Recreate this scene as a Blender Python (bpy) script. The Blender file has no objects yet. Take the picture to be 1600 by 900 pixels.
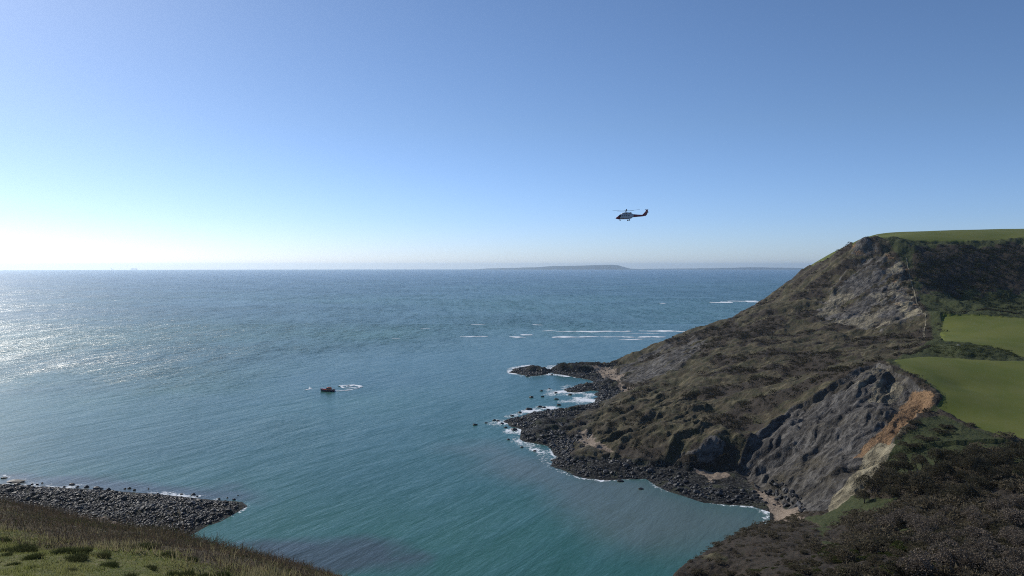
import bpy, bmesh, math, random
import numpy as np
from mathutils import Vector, Matrix, Euler

random.seed(7)
RNG = np.random.default_rng(7)
S = bpy.context.scene
COL = S.collection
rad = math.radians

# ------------------------------------------------------------------ camera
F = 1164.0                      # focal length in pixels of a 1600 px wide frame
H = 110.0                       # the hilltop path the photo was taken from
EYE_ROW = 414.5                 # row of the eye-level line
PITCH = math.atan((450 - EYE_ROW) / F)
cam_d = bpy.data.cameras.new('camera')
cam_d.sensor_width = 36.0
cam_d.lens = 36.0 * F / 1600.0
cam_d.clip_start = 0.5
cam_d.clip_end = 200000.0
cam = bpy.data.objects.new('camera', cam_d)
COL.objects.link(cam)
cam.location = (0, 0, H)
cam.rotation_euler = (rad(90) - PITCH, 0, 0)
S.camera = cam

# ------------------------------------------------------------------ light
SUN_EL, SUN_AZ = 32.0, -45.0    # azimuth from the view axis (+Y), negative = left
sd = Vector((math.sin(rad(SUN_AZ)) * math.cos(rad(SUN_EL)),
             math.cos(rad(SUN_AZ)) * math.cos(rad(SUN_EL)), math.sin(rad(SUN_EL))))
w = bpy.data.worlds.new('World')
S.world = w
w.use_nodes = True
nt = w.node_tree
nt.nodes.clear()
sky = nt.nodes.new('ShaderNodeTexSky')
sky.sky_type = 'NISHITA'
sky.sun_disc = False
sky.sun_elevation = rad(SUN_EL)
sky.sun_rotation = rad(SUN_AZ)
sky.altitude = 100
sky.air_density = 0.8
sky.dust_density = 0.38
sky.ozone_density = 5.0
bg = nt.nodes.new('ShaderNodeBackground')
bg.inputs['Strength'].default_value = 0.105
wo = nt.nodes.new('ShaderNodeOutputWorld')
tc = nt.nodes.new('ShaderNodeTexCoord')
sx = nt.nodes.new('ShaderNodeSeparateXYZ')
nt.links.new(tc.outputs['Generated'], sx.inputs[0])
cr_ = nt.nodes.new('ShaderNodeValToRGB')          # cooler air low over the sea
els = cr_.color_ramp.elements
els[0].position = 0.0; els[0].color = (.98, 1.05, 1.30, 1)
els[1].position = 1.0; els[1].color = (.88, .92, .97, 1)
for ps, cc in ((.06, (.92, 1.0, 1.22, 1)), (.18, (.95, .98, 1.04, 1)), (.36, (.93, .96, 1.0, 1))):
    e_ = els.new(ps); e_.color = cc
nt.links.new(sx.outputs['Z'], cr_.inputs[0])
mx_ = nt.nodes.new('ShaderNodeMix'); mx_.data_type = 'RGBA'; mx_.blend_type = 'MULTIPLY'
mx_.inputs[0].default_value = 1.0
nt.links.new(sky.outputs[0], mx_.inputs[6]); nt.links.new(cr_.outputs[0], mx_.inputs[7])
nt.links.new(mx_.outputs[2], bg.inputs[0])
nt.links.new(bg.outputs[0], wo.inputs[0])

sun_d = bpy.data.lights.new('sun', 'SUN')
sun_d.energy = 3.8
sun_d.angle = rad(0.53)
sun_d.color = (1.0, 0.95, 0.87)
sun = bpy.data.objects.new('sun', sun_d)
COL.objects.link(sun)
sun.rotation_euler = sd.to_track_quat('Z', 'Y').to_euler()
sun.location = (-200, 100, 400)

S.view_settings.view_transform = 'Standard'
S.view_settings.look = 'None'
S.view_settings.gamma = 1.0
S.view_settings.exposure = 0.0
S.render.engine = 'CYCLES'
S.cycles.use_denoising = False
S.cycles.pixel_filter_type = 'BLACKMAN_HARRIS'
S.cycles.filter_width = 1.05
S.cycles.volume_bounces = 1
S.cycles.max_bounces = 6
S.cycles.diffuse_bounces = 3
S.cycles.glossy_bounces = 2
S.cycles.caustics_reflective = False
S.cycles.caustics_refractive = False

# ------------------------------------------------------------------ helpers: projection and noise
cp, sp = math.cos(PITCH), math.sin(PITCH)


def ray(px, py):
    u = (px - 800) / F
    v = (450 - py) / F
    # camera axes in world: right (1,0,0), up (0,sp,cp), forward (0,cp,-sp)
    return u, v * sp + cp, v * cp - sp


def P(px, py, d=None, z=None):
    """World point seen at a place of the photo, at distance d ahead or at height z."""
    rx, ry, rz = ray(px, py)
    t = d / ry if d is not None else (z - H) / rz
    return (rx * t, ry * t, H + rz * t)


def to_px(x, y, z):
    dz = z - H
    fw = y * cp - dz * sp
    up = y * sp + dz * cp
    return 800 + F * x / fw, 450 - F * up / fw


def _hash(ix, iy, s):
    h = (ix.astype(np.int64) * 374761393 + iy.astype(np.int64) * 668265263 + s * 1274126177) & 0x7fffffff
    h = ((h ^ (h >> 13)) * 1274126177) & 0x7fffffff
    h = (h ^ (h >> 16)) & 0x7fffffff
    return (h % 100003) / 100003.0


def vnoise(x, y, s=0):
    ix = np.floor(x); iy = np.floor(y)
    fx = x - ix; fy = y - iy
    fx = fx * fx * fx * (fx * (fx * 6 - 15) + 10); fy = fy * fy * fy * (fy * (fy * 6 - 15) + 10)
    a = _hash(ix, iy, s); b = _hash(ix + 1, iy, s); c = _hash(ix, iy + 1, s); d = _hash(ix + 1, iy + 1, s)
    return (a + (b - a) * fx) * (1 - fy) + (c + (d - c) * fx) * fy


def fbm(x, y, scale, octv=4, s=0, gain=.5):
    """Fractal noise, mean 0, about -1..1; scale = size in metres of the largest lumps."""
    r = 0; a = 1; t = 0
    c, sn = .8, .6
    x = x / scale; y = y / scale
    for k in range(octv):
        r = r + a * (vnoise(x, y, s + k * 17) * 2 - 1); t += a
        a *= gain
        x, y = (c * x - sn * y) * 2.03 + 11.3, (sn * x + c * y) * 2.03 - 7.1
    return r / t * 1.6


def ridged(x, y, scale, octv=4, s=0):
    r = 0; a = 1; t = 0
    x = x / scale; y = y / scale
    for k in range(octv):
        r = r + a * (1 - np.abs(vnoise(x, y, s + k * 13) * 2 - 1)); t += a
        a *= .55
        x, y = (.8 * x - .6 * y) * 2.1 + 5.2, (.6 * x + .8 * y) * 2.1 + 3.3
    return r / t


def sst(a, b, x):
    t = np.clip((x - a) / (b - a), 0, 1)
    return t * t * (3 - 2 * t)


def poly_sd(x, y, poly):
    """Signed distance to a polygon, positive inside."""
    poly = np.asarray(poly, float)[:, :2]
    d = np.full(x.shape, 1e18)
    ins = np.zeros(x.shape, bool)
    n = len(poly)
    for i in range(n):
        ax, ay = poly[i]; bx, by = poly[(i + 1) % n]
        ex, ey = bx - ax, by - ay
        L = ex * ex + ey * ey + 1e-12
        t = np.clip(((x - ax) * ex + (y - ay) * ey) / L, 0, 1)
        qx = x - ax - t * ex; qy = y - ay - t * ey
        d = np.minimum(d, qx * qx + qy * qy)
        if ay != by:
            c = ((ay > y) != (by > y)) & (x < (bx - ax) * (y - ay) / (by - ay) + ax)
            ins ^= c
    d = np.sqrt(d)
    return np.where(ins, d, -d)


# ------------------------------------------------------------------ terrain
def z0(*pts):
    return [P(px, py, z=0)[:2] for px, py in pts]


COAST = ([(1000, 1500), (640, 1330), (480, 1190), (360, 1080), (270, 990), (215, 925), (150, 850)] +
         z0((955, 569), (905, 570), (862, 572), (850, 577), (828, 572), (800, 577), (796, 582), (830, 588), (862, 584),
            (900, 590), (925, 596), (925, 600), (895, 602), (884, 606), (880, 614), (900, 613), (925, 611), (938, 620), (932, 629),
            (902, 634), (875, 640), (850, 643), (815, 652), (792, 660), (812, 672), (815, 686), (850, 698), (864, 712),
            (866, 728), (884, 739), (940, 749), (1005, 749), (1040, 766), (1100, 786), (1175, 791), (1203, 800), (1203, 816)) +
         [(88, 292), (61, 250), (38, 215), (32, 180), (40, 140), (18, 150), (-30, 178), (-70, 215)] +
         z0((300, 862), (322, 850), (296, 838), (322, 823), (345, 815), (387, 791), (378, 784), (330, 781), (300, 778), (240, 771),
            (190, 769), (120, 764), (60, 760), (0, 757), (-120, 752), (-330, 748)) +
         [(-600, 300), (-900, -60), (900, -60), (1700, 400), (1700, 1500)])

CTRL = []


def c(px, py, d=None, z=None, up=0):
    p = P(px, py, d=d, z=z)
    CTRL.append((p[0], p[1], p[2] + up))


SC = 4.0   # depth of the slipped ground below its rim
# silhouette and cliff top
for a in [(1348, 374, 930), (1315, 398, 925), (1285, 426, 920), (1250, 449, 912), (1210, 473, 900), (1150, 495, 880), (1080, 520, 860), (1020, 543, 835)]:
    c(a[0], a[1], d=a[2])
for q in [(520, 1050, 150), (430, 1010, 118), (360, 1010, 70), (300, 1000, 38), (250, 980, 12), (330, 1150, 30), (450, 1200, 100)]:
    CTRL.append(q)
# plateau
for a in [(1372, 371, 960), (1450, 364, 1120), (1520, 362, 1150), (1600, 359, 1180), (1750, 357, 1200), (1900, 357, 1200), (2100, 360, 1150)]:
    c(a[0], a[1], d=a[2])
for q in [(800, 1350, 172), (1100, 1400, 175), (600, 1400, 165), (1400, 1100, 170)]:
    CTRL.append(q)
# rim of the dark hollow
for a in [(1400, 386, 905), (1440, 384, 915), (1500, 380, 925), (1600, 373, 930), (1750, 368, 930), (1900, 366, 900)]:
    c(a[0], a[1], d=a[2])
# foot of the dark slope
for a in [(1452, 455, 800), (1500, 472, 790), (1600, 480, 780), (1750, 485, 770), (1440, 420, 850),
          (1470, 483, 700), (1600, 491, 690), (1750, 492, 680)]:
    c(a[0], a[1], d=a[2])
# fields
for a in [(1472, 494, 655), (1530, 493, 655), (1600, 498, 645), (1750, 505, 630), (1475, 534, 545), (1530, 537, 540), (1600, 556, 505), (1750, 568, 490),
          (1500, 550, 505), (1450, 556, 500), (1520, 561, 487), (1600, 567, 478), (1400, 563, 475), (1500, 610, 415), (1600, 610, 418), (1600, 650, 372), (1750, 640, 370),
          (1500, 650, 372), (1560, 684, 342), (1750, 690, 330)]:
    c(a[0], a[1], d=a[2])
# edge between fields and undercliff
for a in [(1412, 418, 850), (1424, 450, 785), (1438, 485, 690), (1445, 510, 640), (1444, 538, 565), (1400, 556, 500), (1372, 566, 462),
          (1432, 600, 412), (1462, 626, 388), (1440, 655, 372), (1405, 685, 350), (1392, 705, 336), (1370, 738, 323), (1342, 768, 312), (1315, 786, 305), (1292, 801, 300)]:
    c(a[0], a[1], d=a[2])
# upper cliff and undercliff
for a in [(1375, 400, 900), (1330, 440, 852), (1380, 450, 820), (1400, 480, 735), (1300, 480, 800), (1350, 500, 720), (1395, 525, 640), (1300, 520, 700),
          (1200, 505, 790), (1250, 540, 650), (1150, 530, 740), (1150, 570, 620), (1090, 540, 800), (1340, 545, 590), (1320, 575, 505),
          (1240, 590, 540), (1200, 620, 480), (1280, 590, 500), (1250, 625, 455), (1100, 600, 570), (1130, 650, 470), (1180, 670, 435), (1230, 640, 445)]:
    c(a[0], a[1], d=a[2])
for a in [(1060, 560, 20), (1030, 575, 13), (1000, 590, 5), (975, 598, 1.2), (1050, 590, 15), (1010, 615, 7), (960, 640, 3), (1060, 625, 14), (930, 665, 2.5), (1000, 660, 9),
          (1060, 670, 14), (920, 690, 2), (980, 700, 5), (1040, 705, 8), (1090, 692, 13), (1130, 700, 11), (990, 722, 1.6), (1050, 730, 1.6), (1110, 733, 1.6),
          (1150, 735, 2), (1190, 765, 1.4), (1230, 795, 1.4), (1000, 562, 8), (980, 572, 3), (945, 577, 1.2), (900, 650, 1), (870, 690, .8), (900, 720, .8)]:
    c(a[0], a[1], z=a[2])
# the big grey landslip
for a in [(1375, 590, 440), (1345, 605, 435), (1300, 630, 430), (1410, 625, 405), (1350, 640, 405), (1290, 665, 405), (1230, 680, 402), (1390, 655, 378), (1340, 680, 372),
          (1280, 710, 370), (1220, 725, 378), (1360, 705, 345), (1310, 740, 340), (1260, 755, 346), (1200, 750, 366), (1330, 758, 318), (1280, 785, 318)]:
    c(a[0], a[1], d=a[2], up=SC if a[1] < 700 and a[0] < 1400 else 1.2)
# near right slope
for a in [(1254, 816, 285), (1200, 828, 266), (1130, 850, 243), (1078, 877, 224), (1066, 894, 212), (1056, 910, 207), (1600, 900, 170), (1450, 900, 175), (1300, 900, 182), (1180, 900, 192),
          (1300, 850, 228), (1200, 860, 222), (1420, 850, 222), (1400, 800, 262), (1320, 810, 270), (1450, 760, 285), (1380, 760, 300), (1520, 760, 278), (1600, 760, 268), (1750, 760, 255),
          (1520, 705, 322), (1600, 700, 322), (1450, 705, 328), (1600, 830, 215), (1520, 830, 220), (1750, 850, 190), (1900, 900, 160), (1900, 700, 300), (1450, 670, 356)]:
    c(a[0], a[1], d=a[2])
for q in [(58, 200, 21), (48, 175, 24), (60, 140, 30), (100, 120, 42), (150, 120, 50), (90, 150, 38), (200, 120, 60), (300, 200, 60), (400, 300, 70), (500, 500, 85),
          (600, 600, 95), (800, 700, 120), (700, 850, 140), (900, 900, 160), (1400, 500, 150), (300, 60, 90), (600, 100, 120), (1100, 100, 140)]:
    CTRL.append(q)
# the hill the camera stands on
for q in [(0, 0, 108.2), (-12, -12, 110), (12, -10, 108), (10, 12, 102.3), (0, 12, 103.2), (-10, 12, 103.8), (-30, 12, 105), (-14, 20, 100.7), (-7, 20, 100.2), (0, 20, 99.0), (8, 20, 97), (-25, 20, 101.5), (-3, 31, 95.2), (4, 30, 92.5), (-1, 40, 89.5), (30, 0, 102), (12, 40, 86), (34, 62, 74), (0, 62, 78), (0, 100, 52), (-25, 85, 66),
          (-60, 95, 66), (-60, 140, 40), (-110, 150, 44), (-110, 215, 12), (-150, 262, 5), (-170, 290, 2), (60, 100, 50), (20, 140, 22), (-30, 150, 22), (-140, 110, 70),
          (-160, 200, 30), (-200, 260, 9), (-230, 310, 1.8), (-270, 300, 4), (-330, 290, 16), (-300, 180, 55), (-400, 100, 90), (-200, 60, 94), (-100, 30, 103), (-60, 0, 108), (-300, -50, 112), (100, -50, 115),
          (500, -50, 130), (-160, 312, 1), (-140, 325, 1), (-180, 335, .8)]:
    CTRL.append(q)
for a in [(0, 900, 29), (0, 860, 37), (0, 815, 48), (-100, 800, 50), (-100, 900, 27), (100, 900, 28), (250, 900, 29), (400, 912, 31), (550, 948, 31), (250, 870, 39), (120, 850, 42), (400, 908, 38), (520, 938, 37),
          (110, 832, 50), (0, 806, 56), (260, 862, 49), (-100, 790, 58)]:
    c(a[0], a[1], d=a[2])

CT = np.array(CTRL)
KC = 4.0


def _phi(x, y):
    return np.sqrt((x[:, None] - CT[None, :, 0]) ** 2 + (y[:, None] - CT[None, :, 1]) ** 2 + KC * KC)


n_ = len(CT)
A = np.zeros((n_ + 3, n_ + 3))
A[:n_, :n_] = _phi(CT[:, 0], CT[:, 1]) - 1e-3 * np.eye(n_) * 300
A[:n_, n_] = 1; A[:n_, n_ + 1:] = CT[:, :2] / 500
A[n_:, :n_] = A[:n_, n_:].T
WGT = np.linalg.solve(A, np.concatenate([CT[:, 2], [0, 0, 0]]))


def rbf(x, y):
    out = np.empty(x.shape)
    for i in range(0, len(x), 60000):
        q = slice(i, i + 60000)
        out[q] = _phi(x[q], y[q]) @ WGT[:n_] + WGT[n_] + (x[q] * WGT[n_ + 1] + y[q] * WGT[n_ + 2]) / 500
    return out


GAP = P(855, 579, z=0)[:2]


def base_h(x, y):
    s = poly_sd(x, y, COAST)
    s = s + (fbm(x, y, 15, 4, 19) * 4.2 + fbm(x, y, 40, 2, 23) * 2.5) * sst(118, 95, x - .12 * (y - 400)) * sst(340, 400, y)
    r = np.clip(rbf(x, y), .4, 400)
    gx_, gy_ = GAP
    s = s - 9 * np.exp(-((x - gx_) ** 2 + ((y - gy_) * .5) ** 2) / 60)
    spit = sst(100, 90, x) * sst(590, 620, y)            # the low stony spits
    land = np.clip(.12 * s, 0, .9) + r * sst(1, 10, s)
    land = land * (1 - spit) + np.minimum(land, 1.3) * spit
    return np.where(s > 0, land, np.maximum(-5, .12 * s)), s


# coarse height raster for finding where a line of sight meets the ground
GX = np.arange(-420, 1000, 4.0); GY = np.arange(2, 1300, 4.0)
gx, gy = np.meshgrid(GX, GY)
GZ = base_h(gx.ravel(), gy.ravel())[0].reshape(gx.shape)


def raster(x, y, Z):
    fx = np.clip((x - GX[0]) / 4, 0, len(GX) - 1.01); fy = np.clip((y - GY[0]) / 4, 0, len(GY) - 1.01)
    ix = fx.astype(int); iy = fy.astype(int); tx = fx - ix; ty = fy - iy
    return (Z[iy, ix] * (1 - tx) + Z[iy, ix + 1] * tx) * (1 - ty) + (Z[iy + 1, ix] * (1 - tx) + Z[iy + 1, ix + 1] * tx) * ty


_D = np.exp(np.linspace(math.log(12), math.log(1250), 1900))


def hit(px, py, dmin=0):
    rx, ry, rz = ray(px, py)
    t = _D / ry
    x = rx * t; z = H + rz * t
    g = raster(x, _D, GZ)
    k = np.nonzero((g >= z) & (_D > dmin))[0]
    i = k[0] if len(k) else len(_D) - 1
    return (x[i], _D[i])


def zone(*pts, dmin=120):
    return [hit(px, py, dmin) for px, py in pts]


Z_FIELD1 = zone((1398, 563), (1450, 557), (1520, 562), (1600, 567), (1760, 570), (1760, 700), (1600, 690), (1560, 684), (1500, 664), (1468, 645), (1470, 618), (1442, 598), (1404, 578))
Z_FIELD2 = zone((1473, 495), (1520, 494), (1600, 499), (1760, 507), (1760, 565), (1600, 560), (1560, 546), (1520, 537), (1470, 534))
Z_SCAR = zone((1370, 568), (1405, 584), (1430, 601), (1458, 626), (1440, 652), (1404, 684), (1388, 704), (1366, 736), (1338, 766), (1290, 800), (1250, 801), (1190, 764), (1150, 738), (1165, 700), (1200, 668), (1235, 640), (1300, 602))
Z_ORANGE = zone((1425, 607), (1464, 624), (1448, 647), (1420, 662), (1398, 686), (1368, 716), (1340, 716), (1362, 690), (1388, 660), (1405, 635))
Z_YELLOW = zone((1378, 690), (1396, 700), (1372, 737), (1343, 768), (1316, 788), (1288, 803), (1300, 782), (1328, 750), (1352, 714))
Z_TAN = zone((1372, 568), (1430, 602), (1418, 625), (1380, 640), (1350, 650), (1340, 600))
Z_UPPER = zone((1335, 412), (1370, 402), (1408, 402), (1424, 455), (1438, 492), (1410, 508), (1370, 520), (1330, 515), (1290, 508), (1270, 492), (1300, 445))
Z_UPTAN = zone((1385, 402), (1410, 405), (1424, 450), (1440, 490), (1415, 505), (1400, 480), (1410, 455))
Z_FARCLIFF = zone((962, 575), (1020, 549), (1085, 527), (1108, 534), (1075, 565), (1040, 590), (1010, 602), (975, 600))
Z_TIP = zone((1340, 376), (1362, 376), (1375, 395), (1345, 400), (1328, 398))
Z_SAND = [zone((925, 578), (948, 574), (975, 590), (968, 600), (950, 596)), zone((965, 603), (990, 602), (990, 610), (975, 612)),
          zone((1180, 765), (1207, 768), (1258, 803), (1240, 812), (1208, 812), (1200, 795)), zone((1085, 737), (1130, 733), (1145, 745), (1110, 752)),
          zone((903, 676), (916, 676), (940, 700), (975, 712), (930, 708), (910, 700)),
          zone((88, 802), (120, 806), (190, 814), (245, 824), (235, 832), (180, 826), (110, 812))]
Z_BANK = zone((900, 668), (950, 640), (1010, 612), (1060, 600), (1120, 640), (1140, 690), (1085, 725), (1010, 718), (930, 702))
Z_CLIFF2 = zone((1062, 716), (1090, 705), (1110, 692), (1130, 700), (1130, 722), (1095, 731))
Z_BLUFF = zone((1046, 905), (1075, 868), (1110, 855), (1160, 875), (1180, 905))
Z_HOLLOW = [(486, 902), (520, 906), (700, 915), (1000, 900), (1000, 640), (640, 690), (530, 705), (430, 775), (452, 840)]
Z_PLATEAU = [(425, 926), (450, 935), (560, 930), (720, 932), (1000, 925), (1700, 1000), (1700, 1600), (500, 1600), (450, 1050)]
Z_ROUGH = zone((1460, 645), (1560, 686), (1600, 692), (1600, 700), (1500, 712), (1430, 730), (1400, 745), (1380, 730), (1400, 700))
Z_OPEN = [zone((1395, 700), (1500, 700), (1470, 730), (1440, 745), (1390, 742)), zone((1270, 806), (1330, 775), (1400, 780), (1390, 793), (1310, 805), (1290, 850), (1275, 840)),
          zone((1575, 690), (1640, 690), (1640, 760), (1590, 765)), zone((1400, 822), (1440, 818), (1430, 840), (1405, 842)), zone((1480, 690), (1560, 690), (1540, 705), (1500, 708))]

DX, DY = -.75, -.66       # downslope direction of the cliffs


def along(x, y):
    return x * DX + y * DY, -x * DY + y * DX


def covers(x, y, h, s):
    """Weights of the ground covers, by world position."""
    n1 = fbm(x, y, 9, 4, 5); n2 = fbm(x, y, 30, 4, 9)
    wz = lambda p, soft=2.5, nz=2.5: sst(-soft, soft, poly_sd(x, y, p) + n1 * nz)
    far = sst(118, 124, y)
    fld = np.maximum(wz(Z_FIELD1, 1.3, 1.6), wz(Z_FIELD2, 1.3, 1.6))
    plat = wz(Z_PLATEAU, 1.5, 1.5)
    fld = np.maximum(fld, plat) * far
    scar = wz(Z_SCAR, 1.2, 1.6)
    u, v = along(x, y)
    streak = fbm(u / 4, v, 9, 4, 31)
    upper = wz(Z_UPPER, 6, 7) * sst(-.5, .0, streak + .15)
    farc = wz(Z_FARCLIFF, 4, 4) * sst(-.7, 0, streak)
    bluff = wz(Z_BLUFF, 3, 5)
    low = sst(6, 2.2, h) * sst(14, 4, s) * sst(-1, 2, s)     # small cliffs at the back of the beach
    tip = wz(Z_TIP, 4, 4)
    cl2 = wz(Z_CLIFF2, 2, 2)
    foot = sst(5.5, 3.0, h) * sst(1.6, 2.4, h) * sst(2, 8, s) * (x > 30) * (y > 340)
    rock = np.clip(np.maximum.reduce([scar, cl2, foot * .45, upper * .95, farc, bluff * sst(-.3, .3, streak), tip]), 0, 1)
    orange = np.maximum(wz(Z_ORANGE, 2.5, 2) * 1.0, tip * sst(0, .5, n1) * .8)
    orange = np.maximum(orange, wz(Z_UPTAN, 5, 5) * sst(.3, .8, n1) * .7)
    yellow = np.maximum.reduce([wz(Z_YELLOW, 1.2, 1.2), wz(Z_TAN, 5, 4) * .52 * sst(-.6, .4, streak), wz(Z_UPTAN, 4, 5) * .8 * sst(-.2, .5, streak), upper * .52 * sst(-.6, .3, n2)])
    sand = np.zeros_like(x)
    for p in Z_SAND:
        sand = np.maximum(sand, wz(p, 2, 2))
    pebble = sst(2.6, 1.4, h + n1 * .5)
    bank = wz(Z_BANK, 10, 8)
    hol = wz(Z_HOLLOW, 10, 8)
    opening = np.maximum.reduce([wz(p, 2.5, 4) for p in Z_OPEN]) 
    rough = np.maximum(wz(Z_ROUGH, 3, 4), opening)
    return dict(fld=fld, scar=scar, rock=rock, orange=orange, yellow=yellow, sand=sand, pebble=pebble * (1 - sand), bank=bank, hol=hol, rough=rough,
                upper=wz(Z_UPPER, 6, 7), streak=streak, n1=n1, n2=n2, plat=plat, bluff=bluff, farc=farc, tip=tip, cl2=cl2)


EDGE_Y = [340, 380, 412, 462, 500, 565, 640, 690, 785, 850, 930, 1000]
EDGE_X = [190, 222, 224, 226, 262, 318, 357, 382, 422, 450, 462, 480]


def terrain(x, y):
    """Full ground height and its covers."""
    h, s = base_h(x, y)
    cv = covers(x, y, h, s)
    landw = sst(4, 16, s) * sst(118, 160, y)
    u, v = along(x, y)
    wx = fbm(x, y, 25, 3, 71) * 6
    gully = ridged(u / 5.5, v + wx, 17, 5, 41) - .55
    ledge = ridged(u / 1.5, v + wx, 5, 3, 43) - .55
    lump = fbm(x, y, 22, 5, 51, .55)
    quiet = np.maximum(cv['fld'], cv['rough'] * .7)
    h = h - SC * sst(-.5, 3.5, poly_sd(x, y, Z_SCAR) + cv['n1'] * 1.5) * sst(2, 10, s) * sst(316, 352, y)
    amp_rock = np.maximum.reduce([cv['scar'] * .9, cv['upper'] * .8, cv['farc'] * 1.1, cv['bluff'] * 1.1, cv['tip'] * 1.3, cv['cl2'] * 1.2])
    size = np.clip(y / 450, .6, 1.8)
    h = h + landw * (gully * (4.2 + 3.0 * cv['upper']) * amp_rock * (1 - .45 * cv['scar']) + ledge * 1.2 * amp_rock
                     + cv['scar'] * sst(-1, 9, poly_sd(x, y, Z_SCAR)) * sst(312, 348, y) * (1 - .8 * sst(-16, 2, poly_sd(x, y, Z_ORANGE))) * (fbm(u / 3.0, v + wx, 30, 5, 45, .6) * 6.5 + sst(26, 38, h) * (ridged(u / 7, v + .4 * wx, 9, 3, 47) - .55) * 5.5))
    h = h + landw * (1 - quiet) * (1 - amp_rock * .6) * (1 - cv['hol'] * .4) * lump * 2.4 * size
    bk = cv['bank'] * (1 - quiet)
    h = h + landw * bk * (ridged(u / 3, v + wx, 16, 4, 61) - .55) * 8.5
    # a small step up from the beach at the back of the boulders
    h = h + sst(2.0, 3.2, h + .5 * cv['n1']) * 1.6 * sst(118, 160, y) * (1 - cv['sand']) * (y > 330) * sst(60, 30, h)
    h = h + landw * fbm(x, y, 3.2, 3, 53) * .35 * (1 - cv['fld'])
    h = h + landw * cv['fld'] * fbm(x, y, 60, 2, 55) * .4
    # terrace bank between the two fields
    h = h + sst(-6, 6, -s) * 0
    pb = cv['pebble'] * sst(0, 2, s)
    h = h + pb * fbm(x, y, 7, 3, 57) * .35
    h = np.where((s > 1.5) & (h < .3), .3 + .1 * (h - .3), h)
    near = sst(118, 100, y)
    h = h + near * (fbm(x, y, 7, 4, 91) * .25 + fbm(x, y, 1.6, 3, 93) * .07)
    return h, s, cv


def new_mesh(name, co, faces, smooth=True):
    me = bpy.data.meshes.new(name)
    faces = np.asarray(faces, np.int32)
    nf, k = faces.shape
    me.vertices.add(len(co)); me.vertices.foreach_set('co', np.asarray(co, np.float32).ravel())
    me.loops.add(nf * k); me.loops.foreach_set('vertex_index', faces.ravel())
    me.polygons.add(nf); me.polygons.foreach_set('loop_start', np.arange(0, nf * k, k, dtype=np.int32))
    me.polygons.foreach_set('use_smooth', np.full(nf, smooth))
    me.update(calc_edges=True)
    return me


def grid_faces(nr, nc, keep=None):
    i = np.arange(nr - 1)[:, None] * nc + np.arange(nc - 1)[None, :]
    f = np.stack([i, i + 1, i + nc + 1, i + nc], -1).reshape(-1, 4)
    if keep is not None:
        f = f[keep.ravel()[f].any(1)]
    return f


def compact(co, f, attrs):
    used = np.zeros(len(co), bool); used[f.ravel()] = True
    idx = np.cumsum(used) - 1
    return co[used], idx[f], [a[used] for a in attrs]


def link(name, me, mat=None, parent=None, **props):
    o = bpy.data.objects.new(name, me)
    COL.objects.link(o)
    if mat is not None and me is not None:
        for m in (mat if isinstance(mat, (list, tuple)) else [mat]):
            me.materials.append(m)
    if parent: o.parent = parent
    for k, v in props.items(): o[k] = v
    return o


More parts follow.
